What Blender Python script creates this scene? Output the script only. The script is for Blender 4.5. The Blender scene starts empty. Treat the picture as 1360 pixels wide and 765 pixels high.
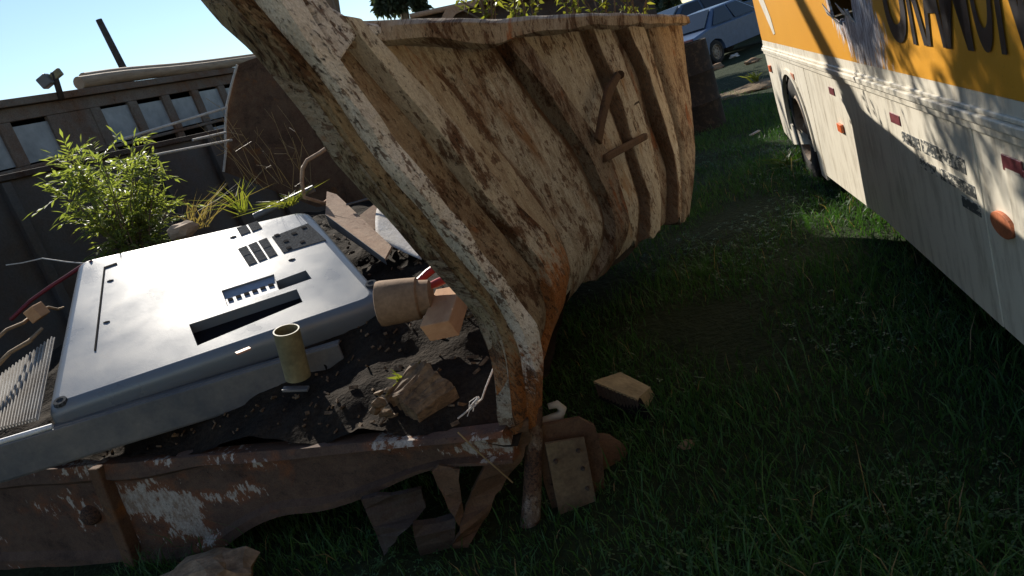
import bpy, bmesh, math, random
import numpy as np
from mathutils import Vector, Matrix, noise
from mathutils.geometry import tessellate_polygon
random.seed(7); rng = np.random.default_rng(7)
V = Vector
S = bpy.context.scene
COL = S.collection

# ------------------------------------------------------------------ camera
FPX, CX, CY = 1030.0, 680.0, 382.5
ROLL = math.radians(19); PITCH = math.radians(15.104); H = 1.6
FW = V((0, math.cos(PITCH), -math.sin(PITCH))); RT = V((1, 0, 0)); UP = RT.cross(FW)
CAM = V((0, 0, H))
XI = RT * math.cos(ROLL) - UP * math.sin(ROLL)
YI = RT * math.sin(ROLL) + UP * math.cos(ROLL)
cam = bpy.data.cameras.new('camera'); co = bpy.data.objects.new('camera', cam); COL.objects.link(co)
M = Matrix((XI, YI, -FW)).transposed().to_4x4(); M.translation = CAM
co.matrix_world = M
cam.sensor_width = 36; cam.lens = 36 * FPX / 1360; cam.clip_start = .05; cam.clip_end = 2000
S.camera = co

# ------------------------------------------------------------------ sky, sun, exposure
SUN_AZ, SUN_EL = -20.0, 30.0
sa, se = math.radians(SUN_AZ), math.radians(SUN_EL)
SUN = V((math.sin(sa) * math.cos(se), math.cos(sa) * math.cos(se), math.sin(se)))
w = bpy.data.worlds.new('World'); S.world = w; w.use_nodes = True
nt = w.node_tree; bg = nt.nodes['Background']
sky = nt.nodes.new('ShaderNodeTexSky'); sky.sky_type = 'NISHITA'; sky.sun_disc = False
sky.sun_elevation = se; sky.sun_rotation = sa; sky.air_density = 1.0; sky.dust_density = 0; sky.ozone_density = 1.6
nt.links.new(sky.outputs[0], bg.inputs[0]); bg.inputs[1].default_value = 0.078
sl = bpy.data.lights.new('sun', 'SUN'); sl.energy = 5.0; sl.angle = math.radians(.5); sl.color = (1, .93, .82)
so = bpy.data.objects.new('sun', sl); COL.objects.link(so); so.rotation_euler = SUN.to_track_quat('Z', 'Y').to_euler()
S.view_settings.view_transform = 'Standard'; S.view_settings.look = 'None'
S.view_settings.exposure = 0.8; S.view_settings.gamma = 1.0
S.cycles.max_bounces = 8; S.cycles.diffuse_bounces = 5; S.cycles.use_denoising = True

# ------------------------------------------------------------------ helpers: measuring
def ray(x, y):
    v = FW * FPX + XI * (x - CX) - YI * (y - CY)
    return v.normalized()
def at(x, y, Y):            # point of sight line at distance Y ahead
    d = ray(x, y); return CAM + d * (Y / d.y)
def atz(x, y, z):
    d = ray(x, y); return CAM + d * ((z - H) / d.z)
def onp(x, y, p, n):
    d = ray(x, y); return CAM + d * ((p - CAM).dot(n) / d.dot(n))
def lerp(a, b, t): return a + (b - a) * t
def smooth(t): t = max(0, min(1, t)); return t * t * (3 - 2 * t)
def nz(p, s=1.0, seed=0): return noise.noise(V(p) * s + V((seed * 7.3, seed * 3.1, seed * 5.7)))
def px(n, Y): return n * Y / FPX

# ------------------------------------------------------------------ helpers: objects
def tag(o, label=None, cat=None, group=None, kind=None):
    for k, v in (('label', label), ('category', cat), ('group', group), ('kind', kind)):
        if v: o[k] = v
    return o
def empty(name, loc, label=None, cat=None, group=None, kind=None):
    o = bpy.data.objects.new(name, None); COL.objects.link(o); o.location = V(loc); o.empty_display_size = .1
    return tag(o, label, cat, group, kind)
def link(name, me, mat, parent=None):
    if mat and not me.materials: me.materials.append(mat)
    o = bpy.data.objects.new(name, me); COL.objects.link(o)
    if parent:
        o.parent = parent
        o.matrix_parent_inverse = pworld(parent).inverted()
    return o
def pworld(p):
    m = Matrix.Translation(p.location) @ p.rotation_euler.to_matrix().to_4x4() if p.type == 'EMPTY' else Matrix.Identity(4)
    return m

class MB:
    def __init__(s): s.v = []; s.f = []; s.uv = {}
    def add(s, vs, fs):
        b = len(s.v); s.v += [tuple(v) for v in vs]; s.f += [tuple(i + b for i in f) for f in fs]; return b
    def box(s, c, a, b, cc):
        c, a, b, cc = V(c), V(a), V(b), V(cc)
        s.add([c + a * i + b * j + cc * k for i in (-1, 1) for j in (-1, 1) for k in (-1, 1)],
              [(0, 1, 3, 2), (4, 6, 7, 5), (0, 4, 5, 1), (2, 3, 7, 6), (0, 2, 6, 4), (1, 5, 7, 3)])
        return s
    def bar(s, p, q, wv, tv):
        p, q = V(p), V(q); return s.box((p + q) / 2, (q - p) / 2, V(wv) / 2, V(tv) / 2)
    def prism(s, pts, t):            # planar outline, thickness vector t (outline is the front face)
        pts = [V(p) for p in pts]; n = len(pts); t = V(t)
        tris = tessellate_polygon([pts])
        s.add(pts + [p + t for p in pts], [tuple(f) for f in tris] + [tuple(i + n for i in reversed(f)) for f in tris] +
              [(i, (i + 1) % n, (i + 1) % n + n, i + n) for i in range(n)])
        return s
    def tube(s, path, r, seg=8, caps=True):
        path = [V(p) for p in path]; n = len(path)
        rr = r if hasattr(r, '__len__') else [r] * n
        vs, fs = [], []; prev = None
        for i, p in enumerate(path):
            t = (path[min(i + 1, n - 1)] - path[max(i - 1, 0)]).normalized()
            if prev is None: a = t.orthogonal().normalized()
            else: a = (prev - t * prev.dot(t)).normalized()
            prev = a; b = t.cross(a)
            for k in range(seg):
                an = 2 * math.pi * k / seg; vs.append(p + (a * math.cos(an) + b * math.sin(an)) * rr[i])
        for i in range(n - 1):
            for k in range(seg):
                k2 = (k + 1) % seg; fs.append((i * seg + k, i * seg + k2, (i + 1) * seg + k2, (i + 1) * seg + k))
        if caps: fs += [tuple(reversed(range(seg))), tuple(range((n - 1) * seg, n * seg))]
        s.add(vs, fs); return s
    def lathe(s, o, ax, prof, seg=24, closed=False):   # prof: (r, h)
        o, ax = V(o), V(ax).normalized(); a = ax.orthogonal().normalized(); b = ax.cross(a)
        vs = [o + ax * h + (a * math.cos(2 * math.pi * k / seg) + b * math.sin(2 * math.pi * k / seg)) * r for r, h in prof for k in range(seg)]
        n = len(prof); rg = range(n) if closed else range(n - 1)
        fs = [(i * seg + k, i * seg + (k + 1) % seg, ((i + 1) % n) * seg + (k + 1) % seg, ((i + 1) % n) * seg + k) for i in rg for k in range(seg)]
        s.add(vs, fs); return s
    def build(s, name, mat, parent=None, smooth_=False, bevel=0, uvf=None, flat_ang=None):
        me = bpy.data.meshes.new(name); me.from_pydata(s.v, [], s.f); 
        bm = bmesh.new(); bm.from_mesh(me); bmesh.ops.recalc_face_normals(bm, faces=bm.faces); bm.to_mesh(me); bm.free()
        if uvf is not None:
            ul = me.uv_layers.new(name='UVMap')
            for lp in me.loops: ul.data[lp.index].uv = uvf[lp.vertex_index]
        if smooth_: me.shade_smooth(); 
        o = link(name, me, mat, parent)
        if smooth_ and flat_ang:
            try: me.set_sharp_from_angle(angle=math.radians(flat_ang))
            except Exception: pass
        if bevel:
            m = o.modifiers.new('bevel', 'BEVEL'); m.width = bevel; m.segments = 2; m.limit_method = 'ANGLE'
        return o
def rock(name, c, r, mat, parent=None, sc=(1, 1, 1), sub=2, amp=.35, seed=0, rot=None):
    bm = bmesh.new(); bmesh.ops.create_icosphere(bm, subdivisions=sub, radius=1)
    for v in bm.verts:
        k = 1 + amp * nz(v.co, 1.6, seed) + amp * .4 * nz(v.co, 4, seed + 1)
        p = V((v.co.x * sc[0], v.co.y * sc[1], v.co.z * sc[2])) * k * r
        if rot: p.rotate(rot)
        v.co = V(c) + p
    me = bpy.data.meshes.new(name); bm.to_mesh(me); bm.free()
    return link(name, me, mat, parent)

# ------------------------------------------------------------------ materials
class NB:
    def __init__(s, name, rough=.8, spec=.3, metal=0):
        m = bpy.data.materials.new(name); m.use_nodes = True; s.m = m; s.t = m.node_tree; s.b = s.t.nodes['Principled BSDF']
        s.b.inputs['Roughness'].default_value = rough; s.b.inputs['Specular IOR Level'].default_value = spec; s.b.inputs['Metallic'].default_value = metal
        s.tc = s.t.nodes.new('ShaderNodeTexCoord'); s.h = None
    def n(s, t, **k):
        x = s.t.nodes.new(t)
        for a, b in k.items(): setattr(x, a, b)
        return x
    def L(s, a, b): s.t.links.new(a, b)
    def noise(s, scale, detail=4, rough=.6, uv=False, st=(1, 1, 1), loc=(0, 0, 0), dist=0):
        mp = s.n('ShaderNodeMapping'); mp.inputs['Scale'].default_value = st; mp.inputs['Location'].default_value = loc
        s.L(s.tc.outputs['UV' if uv else 'Object'], mp.inputs[0])
        x = s.n('ShaderNodeTexNoise'); x.inputs['Scale'].default_value = scale; x.inputs['Detail'].default_value = detail
        x.inputs['Roughness'].default_value = rough; x.inputs['Distortion'].default_value = dist
        s.L(mp.outputs[0], x.inputs['Vector']); return x.outputs[0]
    def ramp(s, fac, *stops, mode='LINEAR'):
        r = s.n('ShaderNodeValToRGB'); cr = r.color_ramp; cr.interpolation = mode
        while len(cr.elements) < len(stops): cr.elements.new(.5)
        for e, (p, c) in zip(cr.elements, stops):
            e.position = p; e.color = (c, c, c, 1) if not hasattr(c, '__len__') else (*c, 1)
        s.L(fac, r.inputs[0]); return r.outputs[0]
    def sock(s, x, inp):
        if hasattr(x, 'is_output'): s.L(x, inp)
        elif hasattr(x, '__len__'): inp.default_value = (*x, 1)
        else: inp.default_value = x
    def mix(s, fac, a, b, bt='MIX'):
        m = s.n('ShaderNodeMix', data_type='RGBA', blend_type=bt); s.sock(fac, m.inputs[0]); s.sock(a, m.inputs[6]); s.sock(b, m.inputs[7]); return m.outputs[2]
    def math(s, op, a, b=0.0, clamp=False):
        m = s.n('ShaderNodeMath', operation=op); m.use_clamp = clamp
        for i, x in enumerate((a, b)):
            if hasattr(x, 'is_output'): s.L(x, m.inputs[i])
            else: m.inputs[i].default_value = x
        return m.outputs[0]
    def bump(s, h, strength=.4, dist=.01):
        b = s.n('ShaderNodeBump'); b.inputs['Strength'].default_value = strength; b.inputs['Distance'].default_value = dist
        s.L(h, b.inputs['Height'])
        if s.h: s.L(s.h, b.inputs['Normal'])
        s.h = b.outputs[0]; s.L(s.h, s.b.inputs['Normal'])
    def color(s, c): s.sock(c, s.b.inputs['Base Color']); return s
    def rough(s, c): s.sock(c, s.b.inputs['Roughness'])

def rusty(name, paint, tan, rust, dark, uv=False, st=(1, 1, 1), cover=(.35, .6), rustcov=(.5, .62), orange=None, ocov=(.62, .72), speck=.62, k=1.0, rough=.85, bump=.6, bd=.010, heel=False, flake=False, edge=False):
    b = NB(name, rough, .2)
    a = b.noise(9 * k, 9, .74, uv, st)
    if uv: a = b.math('ADD', b.math('MULTIPLY', a, .55), b.math('MULTIPLY', b.noise(26 * k, 6, .72, uv, (st[0] * .8, st[1] * .9, 1), (6, 1, 2)), .45))
    bl = b.noise(3.2 * k, 9, .7, uv, (st[0] ** .35, st[1] ** .35, st[2] ** .35), (3, 5, 1), .25)
    fi = b.noise(48 * k, 4, .7, uv, (st[0] ** .4, st[1] ** .4, 1), (1, 2, 3))
    c = b.mix(b.ramp(a, (cover[0], 0), (cover[1], 1)), tan, paint)
    rm = b.math('ADD', b.math('MULTIPLY', bl, .62), b.math('MULTIPLY', a, .38))
    c = b.mix(b.ramp(rm, (rustcov[0], 0), (rustcov[1], 1)), c, rust)
    if orange:
        o = b.noise(3.4 * k, 5, .6, uv, (st[0] ** .6, st[1] ** .6, 1), (9, 2, 4), .4)
        c = b.mix(b.ramp(o, (ocov[0], 0), (ocov[1], 1)), c, orange)
    if edge:                                   # rust creeping in from the seams
        at_ = b.n('ShaderNodeAttribute', attribute_name='edge'); em = b.math('SUBTRACT', b.math('ADD', b.math('MULTIPLY', a, .10), b.math('MULTIPLY', b.math('SUBTRACT', bl, .18), .16)), at_.outputs['Fac'])
        c = b.mix(b.ramp(em, (.045, 0), (.065, .85)), c, b.ramp(fi, (.35, (.06, .032, .022)), (.55, (.15, .07, .035)), (.7, (.26, .13, .07))))
    if flake:                                  # islands of old paint
        f1 = b.noise(2.3, 3, .5, uv, (1, 1, 1.6), (2.3, .4, .2), .3); f2 = b.noise(34, 4, .7, uv, (1, 1, .5))
        fm = b.ramp(b.math('ADD', f1, b.math('MULTIPLY', b.math('SUBTRACT', f2, .5), .55)), (.60, 0), (.63, 1))
        ring = b.ramp(b.math('ADD', f1, b.math('MULTIPLY', b.math('SUBTRACT', a, .5), .3)), (.51, 0), (.60, .75))
        c = b.mix(ring, c, (.17, .065, .03)); c = b.mix(fm, c, b.ramp(f2, (.4, (.22, .16, .12)), (.6, (.36, .32, .28))))
    if heel:                                   # fresh orange rust eating the lower corner
        sx = b.n('ShaderNodeSeparateXYZ'); b.L(b.tc.outputs['Object'], sx.inputs[0])
        hm = b.math('ADD', b.math('MULTIPLY', b.math('SUBTRACT', float(heel), sx.outputs[2]), 1.6), b.math('MULTIPLY', b.math('SUBTRACT', a, .5), 2.0))
        c = b.mix(b.ramp(hm, (.05, 0), (.3, 1)), c, b.ramp(fi, (.35, (.14, .05, .02)), (.5, (.36, .14, .045)), (.65, (.48, .24, .11))))
    if uv:
        gr = b.noise(7 * k, 8, .7, uv, (1.4, .8, 1), (11, 3, 2)); c = b.mix(b.ramp(gr, (.47, 0), (.68, .4)), c, (.27, .22, .165))
        mp = b.n('ShaderNodeMapping'); mp.inputs['Scale'].default_value = (1.3, .8, 1); b.L(b.tc.outputs['UV'], mp.inputs[0])
        vm = b.n('ShaderNodeVectorMath', operation='MULTIPLY_ADD'); wn = b.n('ShaderNodeTexNoise'); wn.inputs['Scale'].default_value = 22; wn.inputs['Detail'].default_value = 5; b.L(mp.outputs[0], wn.inputs['Vector'])
        b.L(wn.outputs['Color'], vm.inputs[0]); vm.inputs[1].default_value = (.07, .07, 0); b.L(mp.outputs[0], vm.inputs[2])
        vo = b.n('ShaderNodeTexVoronoi'); vo.inputs['Scale'].default_value = 34 * k; b.L(vm.outputs[0], vo.inputs['Vector'])
        sc_ = b.n('ShaderNodeSeparateColor'); b.L(vo.outputs['Color'], sc_.inputs[0])
        chip = b.ramp(b.math('ADD', b.math('MULTIPLY', sc_.outputs[0], .42), b.math('MULTIPLY', bl, 1.0)), (.85, 0), (.88, .8))
        c = b.mix(chip, c, b.ramp(fi, (.35, (.075, .042, .03)), (.6, (.17, .095, .06))))
        ed = b.noise(15 * k, 6, .7, uv, (1, .7, 1), (1, 13, 2)); c = b.mix(b.ramp(ed, (.60, 0), (.64, .7)), c, (.085, .048, .03))
    sp = b.ramp(b.math('ADD', b.math('MULTIPLY', fi, .6), b.math('MULTIPLY', rm, .4)), (speck - .05, 0), (speck + .04, 1))
    c = b.mix(sp, c, dark)
    mo = b.noise(120 * k, 2, .6, uv, (1, 1, 1), (4, 4, 4))
    c = b.mix(.5, c, b.mix(1.0, c, b.ramp(mo, (.3, .55), (.7, 1.3)), 'MULTIPLY'))
    b.color(c)
    hgt = b.math('SUBTRACT', b.math('ADD', b.math('MULTIPLY', a, .7), b.math('MULTIPLY', fi, .5)), b.math('MULTIPLY', sp, .5))
    b.bump(hgt, bump, bd)
    return b.m
def plain(name, c, rough=.7, spec=.3, metal=0, var=.25, sc=8, bump=.15, bd=.003, c2=None, st=(1, 1, 1), cov=(.35, .7), fine=60):
    b = NB(name, rough, spec, metal)
    a = b.noise(sc, 5, .65, False, st); f = b.noise(fine, 3, .6)
    c2 = c2 or tuple(x * (1 - var * 1.6) for x in c)
    col = b.mix(b.ramp(a, (cov[0], 0), (cov[1], 1)), c, c2)
    col = b.mix(var, col, b.mix(1.0, col, b.ramp(f, (.3, .4), (.7, 1.4)), 'MULTIPLY'))
    b.color(col)
    if bump: b.bump(b.math('ADD', a, f), bump, bd)
    return b.m

CREAM, TAN, RUST, DARK, ORANGE = (.47, .38, .23), (.31, .20, .105), (.115, .052, .025), (.03, .018, .012), (.36, .115, .03)
m_panel = rusty('weathered_panel', (.55, .53, .475), (.27, .225, .175), (.13, .075, .05), DARK, True, (1.8, .62, 1), (.41, .55), (.525, .59), (.25, .14, .075), (.52, .68), .59, k=1.25, bump=.9, edge=True)
m_panel_pale = rusty('pale_panel', (.60, .575, .50), (.36, .31, .24), (.13, .07, .035), DARK, True, (1.8, .6, 1), (.39, .55), (.54, .62), (.40, .24, .12), (.54, .72), .595, k=1.3, bump=.8, edge=True)
m_white = rusty('flaking_white', (.76, .77, .79), (.46, .44, .42), (.16, .095, .06), (.035, .025, .03), True, (1.2, .8, 1), (.34, .48), (.535, .575), None, speck=.575, k=1.5, bump=.9, bd=.012, heel=.72)
m_rib = rusty('rust_rib', (.44, .39, .32), (.25, .18, .125), (.11, .06, .038), DARK, True, (2.2, .5, 1), (.40, .6), (.50, .59), (.26, .09, .03), (.62, .7), .585, k=1.4, bump=.9)
m_ridge = rusty('cream_ridge', (.60, .575, .51), (.32, .275, .22), (.11, .05, .025), DARK, True, (1.8, .6, 1), (.34, .52), (.5, .57), None, speck=.59, k=1.4)
m_strip = rusty('rust_strip', (.38, .335, .28), (.22, .165, .125), (.10, .045, .026), DARK, True, (2.4, .6, 1), (.42, .6), (.50, .57), (.27, .10, .04), (.56, .66), .575, k=1.6, bump=.9)
m_lip = rusty('lip_rust', (.38, .34, .26), (.22, .175, .115), (.12, .07, .04), DARK, True, (1.8, .6, 1), (.38, .58), (.47, .55), None, speck=.56, k=1.5, bump=.9, bd=.01, heel=.8)
m_ridge_heel = rusty('ridge_heel', (.60, .575, .51), (.32, .275, .22), (.11, .05, .025), DARK, True, (1.8, .6, 1), (.34, .52), (.5, .57), None, speck=.58, k=1.4, heel=.98)
m_rib_heel = rusty('rib_heel', (.50, .45, .36), (.31, .245, .18), (.11, .06, .038), DARK, True, (2.2, .5, 1), (.38, .58), (.54, .62), (.28, .1, .04), (.64, .72), .60, k=1.2, heel=.98)
m_orange = rusty('orange_rust', (.44, .20, .08), (.34, .12, .035), (.10, .04, .02), DARK, True, (1.5, .6, 1), (.35, .6), (.48, .56), ORANGE, (.5, .62), .6)
m_rail = rusty('rail_rust', (.42, .375, .31), (.24, .18, .135), (.10, .05, .03), DARK, True, (2.0, .8, 1), (.36, .56), (.5, .56), ORANGE, (.66, .74), .58, k=1.3)
m_rust = rusty('brown_rust', (.13, .08, .05), (.095, .05, .03), (.06, .034, .022), (.02, .013, .01), k=1.2, orange=(.2, .08, .025), ocov=(.6, .72))
m_beam = rusty('beam_rust', (.11, .07, .05), (.075, .045, .034), (.045, .028, .022), (.02, .014, .012), k=1.3, st=(1, 1, 1.6), orange=(.17, .065, .03), ocov=(.6, .74), flake=True)
m_beam_paint = rusty('beam_paint', (.34, .31, .28), (.16, .12, .09), (.10, .055, .035), (.03, .02, .02), k=2.2, st=(1, 1, .6), cover=(.5, .58), rustcov=(.46, .52), speck=.56)
m_dark = rusty('dark_steel', (.07, .06, .055), (.05, .035, .028), (.045, .022, .014), (.012, .01, .01), k=1.0)
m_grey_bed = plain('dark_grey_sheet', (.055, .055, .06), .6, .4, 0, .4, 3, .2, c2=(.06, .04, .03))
m_wreck = rusty('wreck_rust', (.17, .15, .13), (.12, .09, .07), (.13, .065, .035), (.03, .022, .02), k=.6, rustcov=(.45, .62))
m_pane = NB('dusty_pane', .35, .5); m_pane.color(m_pane.ramp(m_pane.noise(5, 5), (.3, (.13, .145, .16)), (.7, (.26, .28, .30)))); m_pane = m_pane.m
m_void = plain('dark_inside', (.012, .012, .013), .9, .1, 0, .2, bump=0)  # near-black colour painted for shade inside and under the vehicles
m_soil = plain('dark_soil', (.034, .026, .019), .95, .05, 0, .6, 6, .7, .015, c2=(.014, .011, .009), fine=55)
m_ground = plain('ground_soil', (.026, .036, .016), .95, .1, 0, .5, 3, .9, .03, c2=(.016, .026, .010), fine=26)
m_rubber = plain('rubber', (.022, .02, .019), .85, .25, 0, .4, 12, .3, c2=(.07, .055, .04), cov=(.5, .75))
m_rim = rusty('wheel_rim', (.36, .31, .25), (.22, .15, .1), (.1, .05, .03), DARK, k=2)
m_red = plain('red_plastic', (.45, .03, .025), .35, .5, 0, .2, bump=.05)
m_clay = plain('clay', (.29, .185, .11), .85, .2, 0, .3, 9, .25, c2=(.20, .125, .075))
def wood(name, a, bb, st=(3, 3, 30), rough=.8):
    b = NB(name, rough, .2); n1 = b.noise(3, 6, .7, False, st, dist=.6); n2 = b.noise(20, 4, .6)
    b.color(b.mix(b.ramp(n1, (.35, 0), (.65, 1)), a, bb)); b.bump(b.math('ADD', n1, b.math('MULTIPLY', n2, .4)), .5, .006); return b.m
m_block = wood('sawn_wood', (.50, .29, .15), (.38, .2, .1), (4, 1, 6))
m_rot = wood('rotten_wood', (.20, .13, .075), (.055, .035, .022), (9, 3, 14))
m_stick = wood('dry_stick', (.34, .24, .14), (.18, .12, .07))
m_log = wood('bare_log', (.36, .28, .20), (.22, .16, .11), (1, 1, 9))
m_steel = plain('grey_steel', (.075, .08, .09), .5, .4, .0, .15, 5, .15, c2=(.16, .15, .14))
m_pipe = plain('yellowed_pipe', (.25, .21, .11), .55, .4, 0, .3, 10, .2)
m_sheet_white = rusty('dirty_white_sheet', (.55, .52, .49), (.42, .38, .33), (.2, .1, .06), (.06, .04, .03), k=1.3, rustcov=(.58, .66), speck=.66)
m_sheet_rust = rusty('dusty_rust_sheet', (.40, .27, .18), (.31, .19, .12), (.15, .07, .04), (.04, .03, .02), k=1.6, rustcov=(.55, .65), speck=.64)
def leafmat(name, c, c2, tr=.35):
    b = NB(name, .5, .35); n1 = b.noise(7, 3); col = b.ramp(n1, (.3, c), (.7, c2)); b.color(col)
    t = b.n('ShaderNodeBsdfTranslucent'); b.sock(b.mix(1.0, col, (1.6, 1.7, .6), 'MULTIPLY'), t.inputs[0])
    mx = b.n('ShaderNodeMixShader'); mx.inputs[0].default_value = tr; b.L(b.b.outputs[0], mx.inputs[1]); b.L(t.outputs[0], mx.inputs[2])
    b.L(mx.outputs[0], b.t.nodes['Material Output'].inputs[0]); return b.m
m_leaf = leafmat('fresh_leaf', (.13, .165, .055), (.25, .265, .11), .5)
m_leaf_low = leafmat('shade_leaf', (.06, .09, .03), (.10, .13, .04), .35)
m_weed = leafmat('weed_leaf', (.12, .15, .03), (.22, .20, .06), .45)
m_dry = leafmat('dry_grass', (.30, .22, .12), (.2, .14, .08), .3)
m_grass = leafmat('grass_blade', (.034, .095, .026), (.054, .12, .034), .3)
m_clover = leafmat('clover_leaf', (.034, .085, .026), (.048, .105, .032), .3)
m_euc = leafmat('eucalyptus_leaf', (.035, .05, .03), (.06, .075, .045), .25)
m_bark = wood('bark', (.22, .16, .11), (.10, .07, .05), (4, 4, 1))

# ------------------------------------------------------------------ ground
def gz(x, y): return .035 * nz((x, y, 0), .9, 1) + .02 * nz((x, y, 0), 2.7, 2)
def axis(lo, hi, mid, d0, g):
    a = [mid]; d = d0
    while a[-1] < hi: a.append(a[-1] + d); d *= g
    b = [mid]; d = d0
    while b[-1] > lo: b.append(b[-1] - d); d *= g
    return sorted(set(b + a))
xs = axis(-300, 300, 1, .09, 1.045); ys = axis(-40, 500, 3.5, .09, 1.045)
mb = MB(); mb.v = [(x, y, gz(x, y) if abs(x) < 15 and -2 < y < 25 else 0) for y in ys for x in xs]
nx = len(xs); mb.f = [(j * nx + i, j * nx + i + 1, (j + 1) * nx + i + 1, (j + 1) * nx + i) for j in range(len(ys) - 1) for i in range(nx - 1)]
tag(mb.build('ground', m_ground, None, True), kind='structure')

# ------------------------------------------------------------------ the tipper body: frame of the near side wall
B0 = atz(720, 520, .42)
l = V((.4598, .8852, -.071)).normalized(); nn = V((.865, -.465, -.188)); nn = (nn - l * nn.dot(l)).normalized(); uu = nn.cross(l).normalized()
if uu.z < 0: uu = -uu
def curl(a, u): return -1.25 * max(0, .46 - u) ** 2 * (.12 + .88 * smooth((a + .15) / .7)) * (1 - .85 * smooth((a - 1.0) / 1.0))
def wp(a, u, off=0.0): return B0 + l * a + uu * u + nn * (off + curl(a, u))
def guide(pts):
    P = [V((a, u)) for a, u in pts]; d = [0]
    for i in range(1, len(P)): d.append(d[-1] + (P[i] - P[i - 1]).length)
    def f(t):
        t *= d[-1]
        for i in range(1, len(P)):
            if t <= d[i] + 1e-9: return P[i - 1].lerp(P[i], (t - d[i - 1]) / (d[i] - d[i - 1]))
        return P[-1]
    def g(t): return (f(max(0, t - .05)) + f(t) * 2 + f(min(1, t + .05))) / 4 if .05 < t < .95 else f(t)
    return g
G_in = guide([(-1.58, 1.70), (-1.33, 1.41), (-1.29, 1.36), (-1.21, 1.31), (-1.09, 1.18), (-1.0, 1.04), (-.81, .86), (-.59, .64), (-.38, .43), (-.32, .28), (-.31, .15), (-.29, .03), (-.25, -.06)])
G_w = guide([(-1.30, 1.62), (-1.08, 1.36), (-1.02, 1.26), (-.80, 1.05), (-.53, .78), (-.17, .43), (-.04, .22), (-.03, .08), (-.04, -.08)])
G_g = guide([(-1.0, 1.37), (-.96, 1.33), (-.67, 1.09), (-.32, .78), (.06, .45), (.20, .18), (.08, .0)])
G_r = guide([(-.91, 1.36), (-.6, 1.16), (-.28, .9), (.20, .55), (.38, .25), (.26, .04)])
G_p = guide([(-.80, 1.36), (-.42, 1.15), (-.04, .85), (.26, .6), (.46, .3), (.40, .1)])
R2L = guide([(-.22, 1.36), (.18, 1.12), (.62, .83), (.95, .53), (1.02, .33), (.92, .16)])
R2R = guide([(-.03, 1.36), (.54, 1.03), (1.0, .77), (1.25, .46), (1.30, .28), (1.2, .14)])
R3L = guide([(.83, 1.36), (1.15, 1.08), (1.46, .71), (1.70, .38), (1.72, .16)])
R3R = guide([(1.18, 1.36), (1.80, .87), (2.05, .48), (2.08, .1)])
R4L = guide([(1.42, 1.36), (1.90, 1.07), (2.5, .45), (2.55, .06)])
R4R = guide([(1.86, 1.36), (2.26, 1.0), (2.69, .53), (2.72, .04)])
R5L = guide([(2.14, 1.36), (2.56, .89), (2.84, .51), (2.86, .02)])
G_e = guide([(3.01, 1.36), (3.16, .93), (3.30, .53), (3.22, .27), (3.10, .0)])
bed = empty('tipper_body', (B0.x, B0.y, 0), 'large rusty tipper truck body with raked ribs and flaking white end flange', 'tipper body')
def band(name, ga, gb, prof, mat, th=.02, N=40, Mx=10, dent=.02, seed=0, rag=.0, v0=0, v1=1, parent=None, ds=2.0):
    mb = MB(); uv = []; outer = []
    for side in (0, 1):
        for i in range(N + 1):
            v = lerp(v0, v1, i / N)
            for j in range(Mx + 1):
                t = j / Mx; q = ga(v).lerp(gb(v), t)
                if rag and v > .9: q = q + V((0, rag * nz((q.x, 0, 0), 9, seed) * (v - .9) * 10))
                d = prof(t) + dent * nz((q.x, q.y, 0), ds, seed) + dent * .3 * nz((q.x, q.y, 0), 7, seed + 3)
                mb.v.append(tuple(wp(q.x, q.y, d - side * th))); uv.append((q.x + .95 * q.y + seed * .37 + (d - side * th) * 1.3, q.y + seed * .61 + side * th))
    K = (N + 1) * (Mx + 1); W_ = Mx + 1
    for i in range(N):
        for j in range(Mx):
            a = i * W_ + j; mb.f += [(a, a + 1, a + W_ + 1, a + W_), (a + K, a + K + W_, a + K + W_ + 1, a + K + 1)]
    for i in range(N):
        for j in (0, Mx):
            a = i * W_ + j; mb.f.append((a, a + W_, a + W_ + K, a + K))
    for j in range(Mx):
        for i in (0, N):
            a = i * W_ + j; mb.f.append((a, a + 1, a + 1 + K, a + K))
    o = mb.build(name, mat, parent or bed, True, uvf=uv, flat_ang=45)
    at_ = o.data.attributes.new('edge', 'FLOAT', 'POINT')
    ed_ = []
    for i in range(N + 1):
        v = lerp(v0, v1, i / N); wd_ = (ga(v) - gb(v)).length
        for j in range(Mx + 1): ed_.append(min(j, Mx - j) / Mx * wd_)
    at_.data.foreach_set('value', ed_ + ed_)
    return o
def hat(h, e=.2): return lambda t: h * min(1, smooth(t / e), smooth((1 - t) / e))
def flat(h): return lambda t: h
G_m = lambda v: G_in(v).lerp(G_w(v), .30 + .05 * nz((v * 6, 0, 0), 1, 4))
G_n = lambda v: G_in(v).lerp(G_w(v), .80 + .07 * nz((v * 5, 2, 0), 1, 9))
band('flange_lip', G_in, G_m, lambda t: .022 + .02 * smooth(t / .3), m_lip, .05, 70, 8, .012, 15, ds=5)
band('end_flange', G_m, G_n, lambda t: .055 + .02 * smooth(t / .12) * smooth((1 - t) / .1), m_white, .06, 90, 16, .022, 1, ds=6)
band('flange_step', G_n, G_w, lambda t: .05 - .03 * t, m_rib, .05, 70, 6, .012, 16, ds=6)
band('flange_groove', G_w, G_g, flat(.006), m_rib, .03, 60, 6, .012, 2)
band('flange_ridge', G_g, G_r, hat(.05, .14), m_ridge_heel, .04, 60, 8, .016, 3, ds=4)
band('joint_plate', G_r, G_p, flat(.018), m_rib_heel, .02, 50, 5, .012, 4)
band('side_panel', G_p, R2L, lambda t: .012 * math.sin(t * math.pi), m_panel, .02, 60, 30, .022, 5, .05)
band('rib', R2L, R2R, hat(.06, .10), m_strip, .08, 60, 20, .02, 6, .05)
band('side_panel', R2R, R3L, lambda t: .02 * math.sin(t * math.pi), m_panel_pale, .02, 60, 24, .018, 7, .06)
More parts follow.
